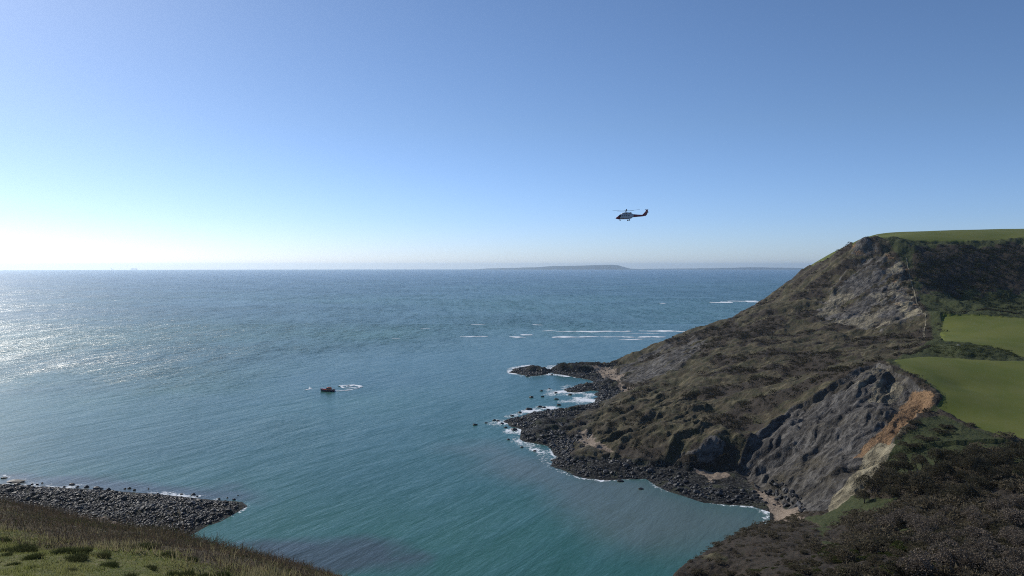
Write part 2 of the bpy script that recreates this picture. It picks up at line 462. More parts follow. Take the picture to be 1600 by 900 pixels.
# ------------------------------------------------------------------ materials
class N:
    def __init__(s, name):
        s.m = bpy.data.materials.new(name); s.m.use_nodes = True
        s.t = s.m.node_tree; s.t.nodes.clear()
        s.out = s.t.nodes.new('ShaderNodeOutputMaterial')

    def n(s, kind, **kw):
        nd = s.t.nodes.new('ShaderNode' + kind)
        for k, v in kw.items():
            if k.startswith('i_'):
                nd.inputs[k[2:].replace('_', ' ')].default_value = v
            else: setattr(nd, k, v)
        return nd

    def l(s, a, b): s.t.links.new(a, b)

    def pos(s): return s.n('NewGeometry').outputs['Position']

    def noise(s, vec, scale, detail=4, rough=.55, dist=0):
        nd = s.n('TexNoise'); nd.inputs['Scale'].default_value = scale; nd.inputs['Detail'].default_value = detail
        nd.inputs['Roughness'].default_value = rough; nd.inputs['Distortion'].default_value = dist
        s.l(vec, nd.inputs['Vector']); return nd.outputs['Fac']

    def math(s, op, a, b=None, c=None, clamp=False):
        nd = s.n('Math'); nd.operation = op; nd.use_clamp = clamp
        for i, v in enumerate((a, b, c)):
            if v is None: continue
            if isinstance(v, (int, float)): nd.inputs[i].default_value = v
            else: s.l(v, nd.inputs[i])
        return nd.outputs[0]

    def ramp(s, v, lo, hi, a=0., b=1.):
        nd = s.n('MapRange'); nd.interpolation_type = 'SMOOTHSTEP'
        s.l(v, nd.inputs[0])
        for i, q in enumerate((lo, hi, a, b)): nd.inputs[i + 1].default_value = q
        return nd.outputs[0]

    def mix(s, f, a, b, blend='MIX'):
        nd = s.n('Mix'); nd.data_type = 'RGBA'; nd.blend_type = blend
        for v, i in ((f, 0), (a, 6), (b, 7)):
            if isinstance(v, (int, float)): nd.inputs[i].default_value = v
            elif isinstance(v, tuple): nd.inputs[i].default_value = (*v, 1)
            else: s.l(v, nd.inputs[i])
        return nd.outputs[2]

    def mapv(s, vec, scale=(1, 1, 1), rot=(0, 0, 0)):
        r = s.n('Mapping'); r.inputs['Rotation'].default_value = rot; s.l(vec, r.inputs[0])
        nd = s.n('Mapping'); nd.inputs['Scale'].default_value = scale
        s.l(r.outputs[0], nd.inputs[0]); return nd.outputs[0]

    def bump(s, h, strength, dist, normal=None):
        nd = s.n('Bump'); nd.inputs['Strength'].default_value = strength; nd.inputs['Distance'].default_value = dist
        s.l(h, nd.inputs['Height'])
        if normal is not None: s.l(normal, nd.inputs['Normal'])
        return nd.outputs[0]

    def principled(s, color, rough=.8, normal=None, spec=.3, **kw):
        b = s.n('BsdfPrincipled')
        if isinstance(color, tuple): b.inputs['Base Color'].default_value = (*color, 1)
        else: s.l(color, b.inputs['Base Color'])
        if isinstance(rough, (int, float)): b.inputs['Roughness'].default_value = rough
        else: s.l(rough, b.inputs['Roughness'])
        b.inputs['Specular IOR Level'].default_value = spec
        for k, v in kw.items(): b.inputs[k.replace('_', ' ')].default_value = v
        if normal is not None: s.l(normal, b.inputs['Normal'])
        s.l(b.outputs[0], s.out.inputs[0])
        return b


def simple(name, col, rough=.6, var=.25, scale=1.5, spec=.3, bump=0., **kw):
    q = N(name)
    p = q.n('TexCoord').outputs['Object']
    f = q.noise(p, scale, 5, .6)
    col2 = tuple(c_ * (1 - var) for c_ in col); col1 = tuple(min(1, c_ * (1 + var)) for c_ in col)
    cc = q.mix(q.ramp(f, .35, .65), col2, col1)
    nrm = q.bump(q.noise(p, scale * 3, 5, .7), bump, .1) if bump else None
    q.principled(cc, rough, nrm, spec, **kw)
    return q.m


def ground_material():
    q = N('ground_cover')
    p = q.pos()
    a1 = q.n('Attribute'); a1.attribute_name = 'cover_a'
    a2 = q.n('Attribute'); a2.attribute_name = 'cover_b'
    s1 = q.n('SeparateColor'); q.l(a1.outputs['Color'], s1.inputs[0])
    s2 = q.n('SeparateColor'); q.l(a2.outputs['Color'], s2.inputs[0])
    field, rock, orange, yellow = s1.outputs[0], s1.outputs[1], s1.outputs[2], a1.outputs['Alpha']
    sand, scrub, pebble, rough = s2.outputs[0], s2.outputs[1], s2.outputs[2], a2.outputs['Alpha']
    nf = q.noise(p, .9, 5, .65)
    nm = q.noise(p, .12, 5, .6)
    nl = q.noise(p, .03, 4, .6)
    nff = q.noise(p, 3.2, 4, .7)

    def edge(att, amt=.5):     # break up the border of a cover with noise
        v = q.math('ADD', att, q.math('MULTIPLY', q.math('SUBTRACT', nf, .5), amt))
        return q.ramp(v, .35, .65)
    # rough grass and dead bracken
    c0 = q.mix(q.ramp(nm, .38, .62), (.046, .046, .024), (.074, .060, .038))
    stg = q.noise(q.mapv(p, (.5, .12, .4), (0, 0, rad(49))), .4, 5, .7, .4)
    c0 = q.mix(q.math('MULTIPLY', q.ramp(stg, .50, .66), .8), c0, (.165, .140, .082))
    c0 = q.mix(q.ramp(nf, .5, .75), c0, (.125, .108, .060))
    c0 = q.mix(q.math('MULTIPLY', q.ramp(stg, .46, .34), .6), c0, (.030, .028, .018))
    # scrub litter
    cs = q.mix(q.ramp(nf, .35, .65), (.034, .030, .022), (.062, .048, .036))
    col = q.mix(edge(scrub, .9), c0, cs)
    # rough green grass
    cr = q.mix(q.ramp(nf, .35, .68), (.036, .050, .018), (.072, .076, .032))
    col = q.mix(edge(rough, .7), col, cr)
    # field
    mow = q.noise(q.mapv(p, (.35, .05, 1), (0, 0, .5)), .35, 3, .6)
    cf = q.mix(q.ramp(nl, .35, .65), (.100, .122, .022), (.134, .146, .034))
    cf = q.mix(q.math('MULTIPLY', q.ramp(mow, .4, .7), .35), cf, (.135, .140, .045))
    cf = q.mix(q.math('MULTIPLY', q.ramp(nff, .4, .7), .3), cf, (.040, .066, .016))
    col = q.mix(edge(field, .25), col, cf)
    # shale
    st = q.noise(q.mapv(p, (1.0, .22, .8), (0, 0, rad(49))), .35, 6, .65, .6)
    rk = q.mix(q.ramp(st, .36, .66), (.039, .036, .033), (.175, .162, .142))
    rk = q.mix(q.ramp(q.math('ADD', nl, q.math('MULTIPLY', q.math('SUBTRACT', nf, .5), .4)), .5, .68), rk, (.090, .078, .055))
    nv = q.noise(p, .06, 5, .65, 1.2)
    rk = q.mix(q.math('MULTIPLY', q.ramp(nv, .5, .64), .7), rk, (.036, .034, .033))
    rk = q.mix(q.math('MULTIPLY', q.ramp(nv, .42, .32), .7), rk, (.155, .148, .138))
    rk = q.mix(q.math('MULTIPLY', q.ramp(nff, .55, .75), .5), rk, (.19, .185, .175))
    col = q.mix(edge(rock, .5), col, rk)
    og = q.mix(q.ramp(nf, .35, .65), (.15, .092, .048), (.31, .195, .105))
    col = q.mix(edge(orange, .8), col, og)
    yl = q.mix(q.ramp(st, .35, .65), (.15, .13, .085), (.36, .315, .21))
    col = q.mix(edge(yellow, .9), col, yl)
    # boulders and shingle
    vor = q.n('TexVoronoi'); vor.inputs['Scale'].default_value = .8; q.l(p, vor.inputs['Vector'])
    pb = q.mix(q.ramp(vor.outputs['Distance'], .1, .6), (.085, .082, .074), (.012, .013, .014))
    pb = q.mix(q.ramp(nm, .5, .7), pb, (.055, .06, .035))
    col = q.mix(edge(pebble, .4), col, pb)
    sn = q.mix(q.ramp(nf, .35, .7), (.20, .155, .115), (.34, .275, .21))
    col = q.mix(edge(sand, .5), col, sn)
    bmp = q.bump(nf, .9, .9)
    bmp = q.bump(nff, .6, .25, bmp)
    bmp2 = q.bump(st, .9, 2.0, bmp)
    mixn = q.n('Mix'); mixn.data_type = 'VECTOR'
    q.l(rock, mixn.inputs[0]); q.l(bmp, mixn.inputs[4]); q.l(bmp2, mixn.inputs[5])
    mixf = q.n('Mix'); mixf.data_type = 'VECTOR'
    flat = q.bump(nff, .35, .12)
    q.l(field, mixf.inputs[0]); q.l(mixn.outputs[1], mixf.inputs[4]); q.l(flat, mixf.inputs[5])
    q.principled(col, .92, mixf.outputs[1], .15)
    return q.m


M_GROUND = ground_material()


def near_material():
    q = N('hillside_turf')
    p = q.pos()
    a1 = q.n('Attribute'); a1.attribute_name = 'bramble'
    nf = q.noise(p, 5, 5, .65); nm = q.noise(p, .6, 5, .6)
    g = q.mix(q.ramp(nm, .35, .65), (.085, .105, .028), (.135, .142, .048))
    g = q.mix(q.ramp(nf, .45, .7), g, (.19, .165, .085))
    b = q.mix(q.ramp(nf, .35, .65), (.045, .036, .022), (.10, .078, .048))
    v = q.math('ADD', a1.outputs['Fac'], q.math('MULTIPLY', q.math('SUBTRACT', nf, .5), .6))
    col = q.mix(q.ramp(v, .35, .65), g, b)
    q.principled(col, .95, q.bump(nf, .8, .1), .1)
    return q.m


def water_material():
    q = N('sea_water')
    p = q.pos()
    at = q.n('Attribute'); at.attribute_name = 'sea'
    se = q.n('SeparateColor'); q.l(at.outputs['Color'], se.inputs[0])
    foam, silt, reef = se.outputs[0], se.outputs[1], se.outputs[2]
    fa = at.outputs['Alpha']   # 0 near .. 1 far
    # swell crests run along (.52,.85)
    ROT = (0, 0, rad(32))
    sw1 = q.noise(q.mapv(p, (.075, .016, .02), ROT), 1, 4, .6, .4)
    sw2 = q.noise(q.mapv(p, (.26, .06, .1), (0, 0, rad(20))), 1, 5, .62, .5)
    sw3 = q.noise(q.mapv(p, (1.1, .42, .4), (0, 0, rad(44))), 1, 5, .65, .3)
    big = q.noise(q.mapv(p, (.006, .0022, .01), (0, 0, rad(25))), 1, 4, .6, .5)
    huge = q.noise(q.mapv(p, (.0012, .0008, .01), (0, 0, rad(60))), 1, 4, .6)
    col = q.mix(q.ramp(big, .35, .65), (.030, .122, .082), (.044, .150, .100))
    col = q.mix(q.math('MULTIPLY', q.ramp(huge, .4, .6), .5), col, (.018, .080, .098))
    col = q.mix(q.math('MULTIPLY', q.ramp(sw1, .45, .7), .35), col, (.050, .150, .150))
    col = q.mix(silt, col, (.115, .135, .115))
    col = q.mix(reef, col, (.055, .065, .075))
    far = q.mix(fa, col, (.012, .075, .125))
    # foam
    fn = q.noise(q.mapv(p, (.5, .5, .5)), 1, 6, .75, .4)
    fv = q.math('ADD', foam, q.math('MULTIPLY', q.math('SUBTRACT', fn, .5), 1.7))
    ff = q.math('MULTIPLY', q.ramp(fv, .5, .72), q.ramp(foam, .03, .2))
    # white caps: rare crests of the middle distance
    cap = q.noise(q.mapv(p, (.16, .055, .05), (0, 0, rad(70))), 1, 5, .7, 0)
    capm = q.noise(q.mapv(p, (.004, .004, .01)), 1, 3, .6)
    capv = q.math('MULTIPLY', q.ramp(cap, .70, .745), q.ramp(capm, .42, .6))
    ah = q.n('Attribute'); ah.attribute_name = 'chop'
    wc = q.math('MULTIPLY', capv, q.math('MULTIPLY', q.math('SUBTRACT', 1, fa), ah.outputs['Fac']), None, True)
    ff = q.math('MAXIMUM', ff, q.math('MULTIPLY', wc, .7))
    col = q.mix(ff, far, (.78, .82, .84))
    ac = q.n('Attribute'); ac.attribute_name = 'chop'; chop = ac.outputs['Fac']
    sw4 = q.noise(q.mapv(p, (.45, .13, .2), (0, 0, rad(65))), 1, 5, .7, .4)
    h = q.math('ADD', q.math('MULTIPLY', sw1, q.ramp(chop, 0, 1, .75, 3.2)), q.math('MULTIPLY', sw2, q.ramp(chop, 0, 1, .24, 1.2)))
    h = q.math('ADD', h, q.math('MULTIPLY', sw3, q.ramp(chop, 0, 1, .07, .4)))
    h = q.math('ADD', h, q.math('MULTIPLY', sw4, q.ramp(chop, 0, 1, .05, .8)))
    # wave facets of several sizes, tilting this way and that
    def facets(scale, rot):
        t = q.n('TexNoise'); t.inputs['Scale'].default_value = 1; t.inputs['Detail'].default_value = 4; t.inputs['Roughness'].default_value = .7
        q.l(q.mapv(p, scale, (0, 0, rad(rot))), t.inputs['Vector']); return t.outputs['Color']
    fs = [facets((.42, .14, .1), -8), facets((.13, .024, .1), 10), facets((.035, .0045, .1), -4)]
    acc = None
    for f_, am in zip(fs, (.80, .78, .5)):
        v1 = q.n('VectorMath'); v1.operation = 'SUBTRACT'; q.l(f_, v1.inputs[0]); v1.inputs[1].default_value = (.5, .5, .5)
        v2 = q.n('VectorMath'); v2.operation = 'MULTIPLY'; q.l(v1.outputs[0], v2.inputs[0]); v2.inputs[1].default_value = (am, am, 0)
        if acc is None: acc = v2.outputs[0]
        else:
            v3 = q.n('VectorMath'); v3.operation = 'ADD'; q.l(acc, v3.inputs[0]); q.l(v2.outputs[0], v3.inputs[1]); acc = v3.outputs[0]
    v4 = q.n('VectorMath'); v4.operation = 'SCALE'; q.l(acc, v4.inputs[0]); q.l(q.ramp(chop, 0, 1, .12, 1.25), v4.inputs['Scale'])
    rgh = q.ramp(chop, 0, 1, .25, .31)
    nd = q.n('Bump'); nd.inputs['Strength'].default_value = 1; nd.inputs['Distance'].default_value = 1.0
    q.l(h, nd.inputs['Height'])
    ro = q.mix(ff, rgh, (.9,) * 3)
    v5 = q.n('VectorMath'); v5.operation = 'ADD'; q.l(nd.outputs[0], v5.inputs[0]); q.l(v4.outputs[0], v5.inputs[1])
    v6 = q.n('VectorMath'); v6.operation = 'NORMALIZE'; q.l(v5.outputs[0], v6.inputs[0])
    b = q.principled(col, .22, v6.outputs[0], .38)
    q.l(ro, b.inputs['Roughness'])
    b.inputs['IOR'].default_value = 1.33
    return q.m


M_WATER = water_material()


# ------------------------------------------------------------------ land meshes
def polar(px0, px1, step, d0, d1, ratio):
    az = (np.arange(px0, px1, step) - 800) / F
    D = np.exp(np.arange(math.log(d0), math.log(d1) + ratio, ratio))
    x = D[:, None] * az[None, :]; y = np.repeat(D[:, None], len(az), 1)
    return x.ravel(), y.ravel(), len(D), len(az)


def set_attr(me, name, arr):
    if arr.ndim == 2:
        a = me.attributes.new(name, 'FLOAT_COLOR', 'POINT'); a.data.foreach_set('color', arr.astype(np.float32).ravel())
    else:
        a = me.attributes.new(name, 'FLOAT', 'POINT'); a.data.foreach_set('value', arr.astype(np.float32))


STEP = 1.6
x, y, nr, nc = polar(-380, 2100, STEP, 105, 1420, .0032)
h, s, cv = terrain(x, y)
scr_n = fbm(x, y, 26, 5, 201)
scrub_w = np.clip(sst(-.25, .35, scr_n), 0, 1)
nearright = sst(340, 300, y) * sst(40, 90, x)
scrub_w = np.maximum(scrub_w, nearright * .9)
scrub_w = np.maximum(scrub_w * (1 - cv['bank'] * .5), cv['hol'] * sst(74, 88, h + 9 * cv['n1']))  # dark litter fills the upper hollow, painting its shade into the ground
green_hol = cv['hol'] * sst(88, 74, h + 9 * cv['n1'])
inland = sst(-3, 8, x - np.interp(y, EDGE_Y, EDGE_X)) * sst(340, 420, y)
rough = np.clip(np.maximum.reduce([cv['rough'], green_hol, inland * .8 * (1 - cv['hol']), sst(.1, .6, fbm(x, y, 45, 4, 205)) * .32]), 0, 1)
ca = np.stack([cv['fld'], cv['rock'], cv['orange'], cv['yellow']], 1)
cb = np.stack([cv['sand'], scrub_w * (1 - cv['rough']) * (1 - cv['fld']), cv['pebble'], rough], 1)
f = grid_faces(nr, nc, (h > -4.5))
co, f, (ca, cb) = compact(np.stack([x, y, h], 1), f, [ca, cb])
me = new_mesh('ground', co, f)
set_attr(me, 'cover_a', ca); set_attr(me, 'cover_b', cb)
link('ground', me, M_GROUND, kind='structure')

x, y, nr, nc = polar(-420, 2300, 2.5, 3.0, 108, .0065)
h, s, cv = terrain(x, y)
h = np.where(y > 105, h - (y - 105) * .5, h)
pxx, pyy = to_px(x, y, h)


def bramble_w(x, y):
    # the scrub band follows the lip of the slope, beyond the turf
    lip = np.interp(x, [-60, -36, -25, -20.5, -15, -11.4, -6.6, 0], [48, 42, 36, 33.5, 29, 26.2, 25, 24])
    return sst(-2.2, 2.2, y - lip + fbm(x, y, 3, 3, 301) * 1.6)


me = new_mesh('hillside', np.stack([x, y, h], 1), grid_faces(nr, nc))
set_attr(me, 'bramble', bramble_w(x, y))
link('hillside', me, near_material(), kind='structure')

# ------------------------------------------------------------------ sea
D = [150.0]
while D[-1] < 41000:
    d = D[-1]
    D.append(d + min(d * d * 1.0 / (H * F), d * .04))
D = np.array(D)
az = (np.arange(-520, 2150, 2.2) - 800) / F
x = (D[:, None] * az[None, :]).ravel(); y = np.repeat(D, len(az))
r2 = x * x + y * y
z = -r2 / (2 * 7433000.0)
bh = np.full(x.shape, -5.0)
nearm = (y < 1400)
bs = np.full(x.shape, -400.0)
bs[nearm] = base_h(x[nearm], y[nearm])[1]
n1 = fbm(x, y, 14, 4, 401)
EXPO = zone((735, 665), (800, 640), (840, 600), (880, 585), (905, 600), (900, 650), (840, 665), (850, 700), (880, 730), (840, 740), (800, 700), (760, 680))
EXPO = [P(a, b_, z=0)[:2] for a, b_ in ((735, 662), (790, 645), (835, 632), (835, 610), (880, 596), (940, 606), (940, 632), (870, 660), (860, 700), (885, 745), (850, 732), (815, 705), (790, 690), (775, 672))]
foam = sst(-6, -.5, bs) * (.46 + .28 * n1)
ex = np.zeros_like(x); ex[nearm] = sst(-6, 10, poly_sd(x[nearm], y[nearm], EXPO))
foam = np.maximum(foam, ex * sst(-48, -4, bs) * (.57 + .36 * n1))
exf = z0((790, 568), (870, 566), (970, 560), (970, 575), (870, 592), (790, 592))
ef = np.zeros_like(x); ef[nearm] = sst(-4, 4, poly_sd(x[nearm], y[nearm], exf))
foam = np.maximum(foam, ef * sst(-24, -1, bs) * (.62 + .3 * n1))
lf = z0((-60, 735), (60, 745), (200, 762), (370, 772), (370, 785), (200, 775), (-60, 765))
el = np.zeros_like(x); el[nearm] = sst(-3, 4, poly_sd(x[nearm], y[nearm], lf))
foam = np.maximum(foam, el * (.36 + .35 * n1))
beachfoam = z0((1165, 785), (1190, 780), (1212, 800), (1205, 826), (1180, 822), (1190, 805))
eb = np.zeros_like(x); eb[nearm] = sst(-3, 3, poly_sd(x[nearm], y[nearm], beachfoam))
foam = np.maximum(foam, eb * (.5 + .3 * n1))
silt_p = z0((820, 700), (900, 745), (1010, 755), (1100, 790), (1230, 800), (1250, 860), (1000, 840), (860, 790), (740, 720), (720, 700), (760, 690))
silt = np.zeros_like(x); silt[nearm] = sst(-28, 25, poly_sd(x[nearm], y[nearm], silt_p) + 14 * fbm(x[nearm], y[nearm], 50, 4, 405))
reef = np.zeros_like(x)
for pp in (z0((380, 850), (600, 845), (660, 870), (620, 900), (450, 890)), z0((0, 742), (200, 752), (380, 765), (420, 790), (300, 785), (0, 765))):
    reef[nearm] = np.maximum(reef[nearm], sst(-10, 10, poly_sd(x[nearm], y[nearm], pp) + 8 * fbm(x[nearm], y[nearm], 24, 4, 407)))
reef = reef * .8
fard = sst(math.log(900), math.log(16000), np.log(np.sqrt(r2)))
me = new_mesh('sea', np.stack([x, y, z], 1), grid_faces(len(D), len(az)))
chop = sst(60, 620, -bs + 90 * fbm(x, y, 160, 3, 411)) * (1 - .45 * sst(3000, 12000, y))
set_attr(me, 'chop', chop)
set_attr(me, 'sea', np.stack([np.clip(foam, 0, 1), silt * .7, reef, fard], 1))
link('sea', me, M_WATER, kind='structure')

# ------------------------------------------------------------------ far coast (hills) on the horizon
M_FAR = simple('far_coast_turf', (.040, .052, .048), .95, .3, .002)


def far_hills(prof, dist, depth, jag):
    """A long low island: a heightfield strip with the given skyline, standing on the curved sea."""
    xs = np.linspace(prof[0][0], prof[-1][0], 260)
    tops = np.interp(xs, [p[0] for p in prof], [p[1] for p in prof])
    base = -dist * dist / (2 * 7433000.0)
    X = (xs - 800) / F * dist
    rows = np.linspace(-1, 1, 13)
    co = []
    for t in rows:
        zt = np.array([P(a, b_, d=dist)[2] for a, b_ in zip(xs, tops)])
        zt = np.maximum(zt + jag * fbm(xs, xs * 0 + t, 14, 4, 3), base - 2)
        prof_t = (1 - abs(t) ** 2.5)
        co.append(np.stack([X + t * 200, np.full_like(X, dist + t * depth), base - 6 + (zt - base + 6) * prof_t], 1))
    return new_mesh('hills', np.concatenate(co), grid_faces(len(rows), 260))


link('hills', far_hills([(728, 421.5), (760, 419.6), (800, 418.6), (835, 417.6), (862, 415.8), (900, 415.2), (940, 413.9), (958, 413.7), (966, 414.4), (974, 417), (984, 419.6), (1000, 420.4), (1020, 421.5)], 30000, 900, 5), M_FAR, kind='structure')
link('hills', far_hills([(985, 421.5), (1010, 420.0), (1070, 419.6), (1110, 419.1), (1150, 418.2), (1180, 417.6), (1210, 418.0), (1260, 418.8), (1300, 418.2), (1400, 418), (1500, 417)], 33500, 900, 5), M_FAR, kind='structure')

HAZE = 2.9e-5

# ------------------------------------------------------------------ generators for plants and rocks
def clump(n, rx, rz, leaf, seed, up=.35, lobes=5, spread=.55):
    """A shrub made of small leaf and twig faces over several lobes; base at z=0."""
    g = np.random.default_rng(seed)
    lc = g.normal(size=(lobes, 3)) * np.array([rx * spread, rx * spread, rz * .22]); lc[:, 2] = np.abs(lc[:, 2]) + rz * .3
    lr = g.uniform(.45, .8, lobes)
    k = g.integers(0, lobes, n)
    d = g.normal(size=(n, 3)); d /= np.linalg.norm(d, axis=1)[:, None]
    d[:, 2] = np.abs(d[:, 2]) * 1.1 - .25
    r = lr[k] * g.uniform(.55, 1.0, n) ** .5
    c_ = lc[k] + d * r[:, None] * np.array([rx, rx, rz * .75])
    c_[:, 2] = np.maximum(c_[:, 2], .02)
    a = g.normal(size=(n, 3)) + d * up * 3 + np.array([0, 0, up]); a /= np.linalg.norm(a, axis=1)[:, None]
    b = np.cross(a, g.normal(size=(n, 3))); b /= np.linalg.norm(b, axis=1)[:, None]
    L = leaf * g.uniform(.6, 1.5, n)[:, None]
    co = np.stack([c_ - b * L * .35, c_ + b * L * .35, c_ + a * L], 1).reshape(-1, 3)
    return co, np.arange(3 * n).reshape(-1, 3)


def merge(parts):
    cos, fs, o = [], [], 0
    for co_, f_ in parts:
        cos.append(co_); fs.append(f_ + o); o += len(co_)
    return np.concatenate(cos), np.concatenate(fs)


def scatter(proto, pos, scale, rotz, squash=None, tone=None):
    """Many transformed copies of small meshes merged into one array pair."""
    parts = []
    nv = 0
    P_, F_ = [], []
    for i in range(len(pos)):
        co_, f_ = proto[i % len(proto)]
        cz, sz = math.cos(rotz[i]), math.sin(rotz[i])
        q = co_ * scale[i]
        q = np.stack([q[:, 0] * cz - q[:, 1] * sz, q[:, 0] * sz + q[:, 1] * cz, q[:, 2] * (squash[i] if squash is not None else 1)], 1) + pos[i]
        P_.append(q); F_.append(f_ + nv); nv += len(q)
    return np.concatenate(P_), np.concatenate(F_)


def rock_proto(seed, sub=1, flat=.7):
    bm = bmesh.new()
    bmesh.ops.create_icosphere(bm, subdivisions=sub, radius=1)
    g = np.random.default_rng(seed)
    planes = [(Vector(g.normal(size=3)).normalized(), g.uniform(.55, .85)) for _ in range(7)]
    for v in bm.verts:
        for nrm, dd in planes:
            e = v.co.dot(nrm) - dd
            if e > 0: v.co -= nrm * e
        v.co.x *= 1.15; v.co.z *= flat
        v.co *= g.uniform(.93, 1.07)
    co_ = np.array([v.co[:] for v in bm.verts]); f_ = np.array([[v.index for v in fc.verts] for fc in bm.faces])
    bm.free()
    return co_, f_


def plant_mat(name, c1, c2, c3=None, big=.05, trans=.2):
    q = N(name)
    p = q.pos()
    nf = q.noise(p, big, 4, .6); ns = q.noise(p, 1.3, 3, .7)
    oi = q.n('ObjectInfo')
    f_ = q.math('ADD', q.math('MULTIPLY', nf, .7), q.math('MULTIPLY', oi.outputs['Random'], .3))
    col = q.mix(q.ramp(f_, .35, .65), c1, c2)
    if c3: col = q.mix(q.math('MULTIPLY', q.ramp(ns, .45, .7), .6), col, c3)
    df = q.n('BsdfDiffuse'); tl = q.n('BsdfTranslucent'); mxs = q.n('MixShader')
    q.l(col, df.inputs[0]); q.l(col, tl.inputs[0]); mxs.inputs[0].default_value = trans
    q.l(df.outputs[0], mxs.inputs[1]); q.l(tl.outputs[0], mxs.inputs[2]); q.l(mxs.outputs[0], q.out.inputs[0])
    return q.m


M_SCRUB = plant_mat('scrub_twigs', (.068, .054, .044), (.056, .052, .030), (.10, .08, .06))
M_BROWN = plant_mat('brown_twigs', (.108, .092, .062), (.140, .116, .082), (.088, .092, .044), .3, trans=.32)
M_DARK = plant_mat('dark_twigs', (.070, .062, .042), (.100, .086, .060), (.068, .076, .036), .3, trans=.3)
M_PALE = plant_mat('pale_twigs', (.165, .138, .108), (.20, .165, .132), (.13, .116, .08), .3)
M_HOLLOW = plant_mat('shaded_evergreen_scrub', (.022, .029, .018), (.032, .042, .024), (.044, .046, .030))  # scrub colour darkened to carry the shade on the hollow's slope
M_GORSE = plant_mat('gorse_green', (.056, .072, .022), (.078, .090, .032), (.095, .085, .04), .3, trans=0.3)
M_TRUNK = simple('bark', (.075, .062, .05), .9, .3, 3)
M_ROCK = simple('boulder_rock', (.034, .035, .037), .6, .5, .35, .3, .4)
M_ROCKD = simple('dark_boulder_rock', (.020, .021, .024), .6, .6, .3, .25, .4)
M_FOAM = simple('sea_foam', (.78, .82, .84), .9, .12, .4)

ORD = 'first second third fourth fifth sixth seventh eighth ninth tenth eleventh twelfth thirteenth fourteenth fifteenth sixteenth seventeenth eighteenth nineteenth twentieth'.split()


def ordinals(objs, base):
    """Tell a row of like things apart by their order."""
    objs = sorted(objs, key=lambda o: o[0]); n = len(objs)
    for i, (_, o) in enumerate(objs):
        if n == 1: o['label'] = base
        elif i == 0: o['label'] = base + ', leftmost'
        elif i == n - 1: o['label'] = base + ', rightmost'
        elif i < n / 2: o['label'] = base + ', ' + ORD[i] + ' from left'
        else: o['label'] = base + ', ' + ORD[n - 1 - i] + ' from right'


PVIEW = lambda x, y, z, m=25: (lambda a: (a[0] > -m) & (a[0] < 1600 + m) & (a[1] < 900 + m))(to_px(x, y, z))


def sample_land(n, x0, x1, y0, y1, seed):
    g = np.random.default_rng(seed)
    x = g.uniform(x0, x1, n); y = g.uniform(y0, y1, n)
    pre = raster(x, y, GZ)
    k = (pre > .3) & PVIEW(x, y, pre, 60)
    x, y = x[k], y[k]
    h, s, cv = terrain(x, y)
    return g, x, y, h, s, cv


# ---- scrub of the headland and hollow: a mass nobody could count
g, x, y, h, s, cv = sample_land(26000, 20, 760, 300, 960, 11)
sn = fbm(x, y, 26, 5, 201)
den = sst(-.05, .4, sn) * (1 - cv['bank'] * .35)
den = np.maximum(den, cv['hol'] * sst(86, 108, h + 9 * cv['n1']) * .95)
den = np.where(cv['upper'] > .3, sst(-.15, -.6, cv['streak']) * .6, den)
den *= (1 - np.clip(cv['fld'] * 1.5, 0, 1)) * (1 - cv['scar']) * (1 - cv['farc']) * (1 - cv['rough']) * sst(3, 6, h) * (1 - np.clip(cv['rock'] * (1 - (cv['upper'] > .3)), 0, 1)) * (1 - cv['plat'])
inl = sst(-3, 8, x - np.interp(y, EDGE_Y, EDGE_X)) * (1 - cv['hol'])
den *= 1 - .93 * inl
k = g.random(len(x)) < den * .8
x, y, h, cvh = x[k], y[k], h[k], cv['hol'][k]
protos = [clump(46, 1.0, 1.0, .36, 500 + i, lobes=4) for i in range(10)]
sc = g.uniform(1.0, 2.9, len(x)) * (1 + .25 * (cvh > .5))
for sel, mt_, nm_ in ((cvh <= .5, M_SCRUB, 'scrub'), (cvh > .5, M_HOLLOW, 'hollow_scrub')):
    co, f = scatter(protos, np.stack([x, y, h - .25], 1)[sel], sc[sel], g.uniform(0, 6.28, sel.sum()), g.uniform(.55, .95, sel.sum()))
    link(nm_, new_mesh(nm_, co, f, False), mt_, kind='stuff')
print('scrub', len(x))

# ---- near right thicket
g, x, y, h, s, cv = sample_land(16000, 50, 330, 150, 352, 12)
px_, py_ = to_px(x, y, h)
fo = fbm(x, y, 24, 4, 601)
ok = (cv['rough'] < .35) & (cv['rock'] < .4) & (cv['fld'] < .2) & (h > 5) & (cv['yellow'] < .3) & (cv['orange'] < .3) & (cv['scar'] < .2)
ok &= (g.random(len(x)) < .25 + .6 * sst(-.5, .1, fo))
x, y, h, px_, py_, fo = x[ok], y[ok], h[ok], px_[ok], py_[ok], fo[ok]
# keep apart
keep, cell = [], {}
for i in range(len(x)):
    kx, ky = int(x[i] // 2.6), int(y[i] // 2.6)
    if (kx, ky) in cell: continue
    cell[(kx, ky)] = 1; keep.append(i)
x, y, h, px_, py_, fo = [a[keep] for a in (x, y, h, px_, py_, fo)]
vis = (px_ > -5) & (px_ < 1605) & (py_ < 908)
order = np.argsort(y - 400 * vis)
THICK = 'shrubs of the near right thicket'
bush_meshes = {}
for kind, mat, nn, leaf, rz_ in (('brown', M_BROWN, 1500, .14, .9), ('dark', M_DARK, 1500, .15, 1.0), ('gorse', M_GORSE, 1400, .13, .8)):
    bush_meshes[kind] = []
    for v_ in range(5):
        co_, f_ = clump(nn, 1.0, rz_, leaf, 700 + v_ * 3 + len(kind), lobes=6)
        me_ = new_mesh('shrub_foliage', co_, f_, False); me_.materials.append(mat)
        bush_meshes[kind].append(me_)
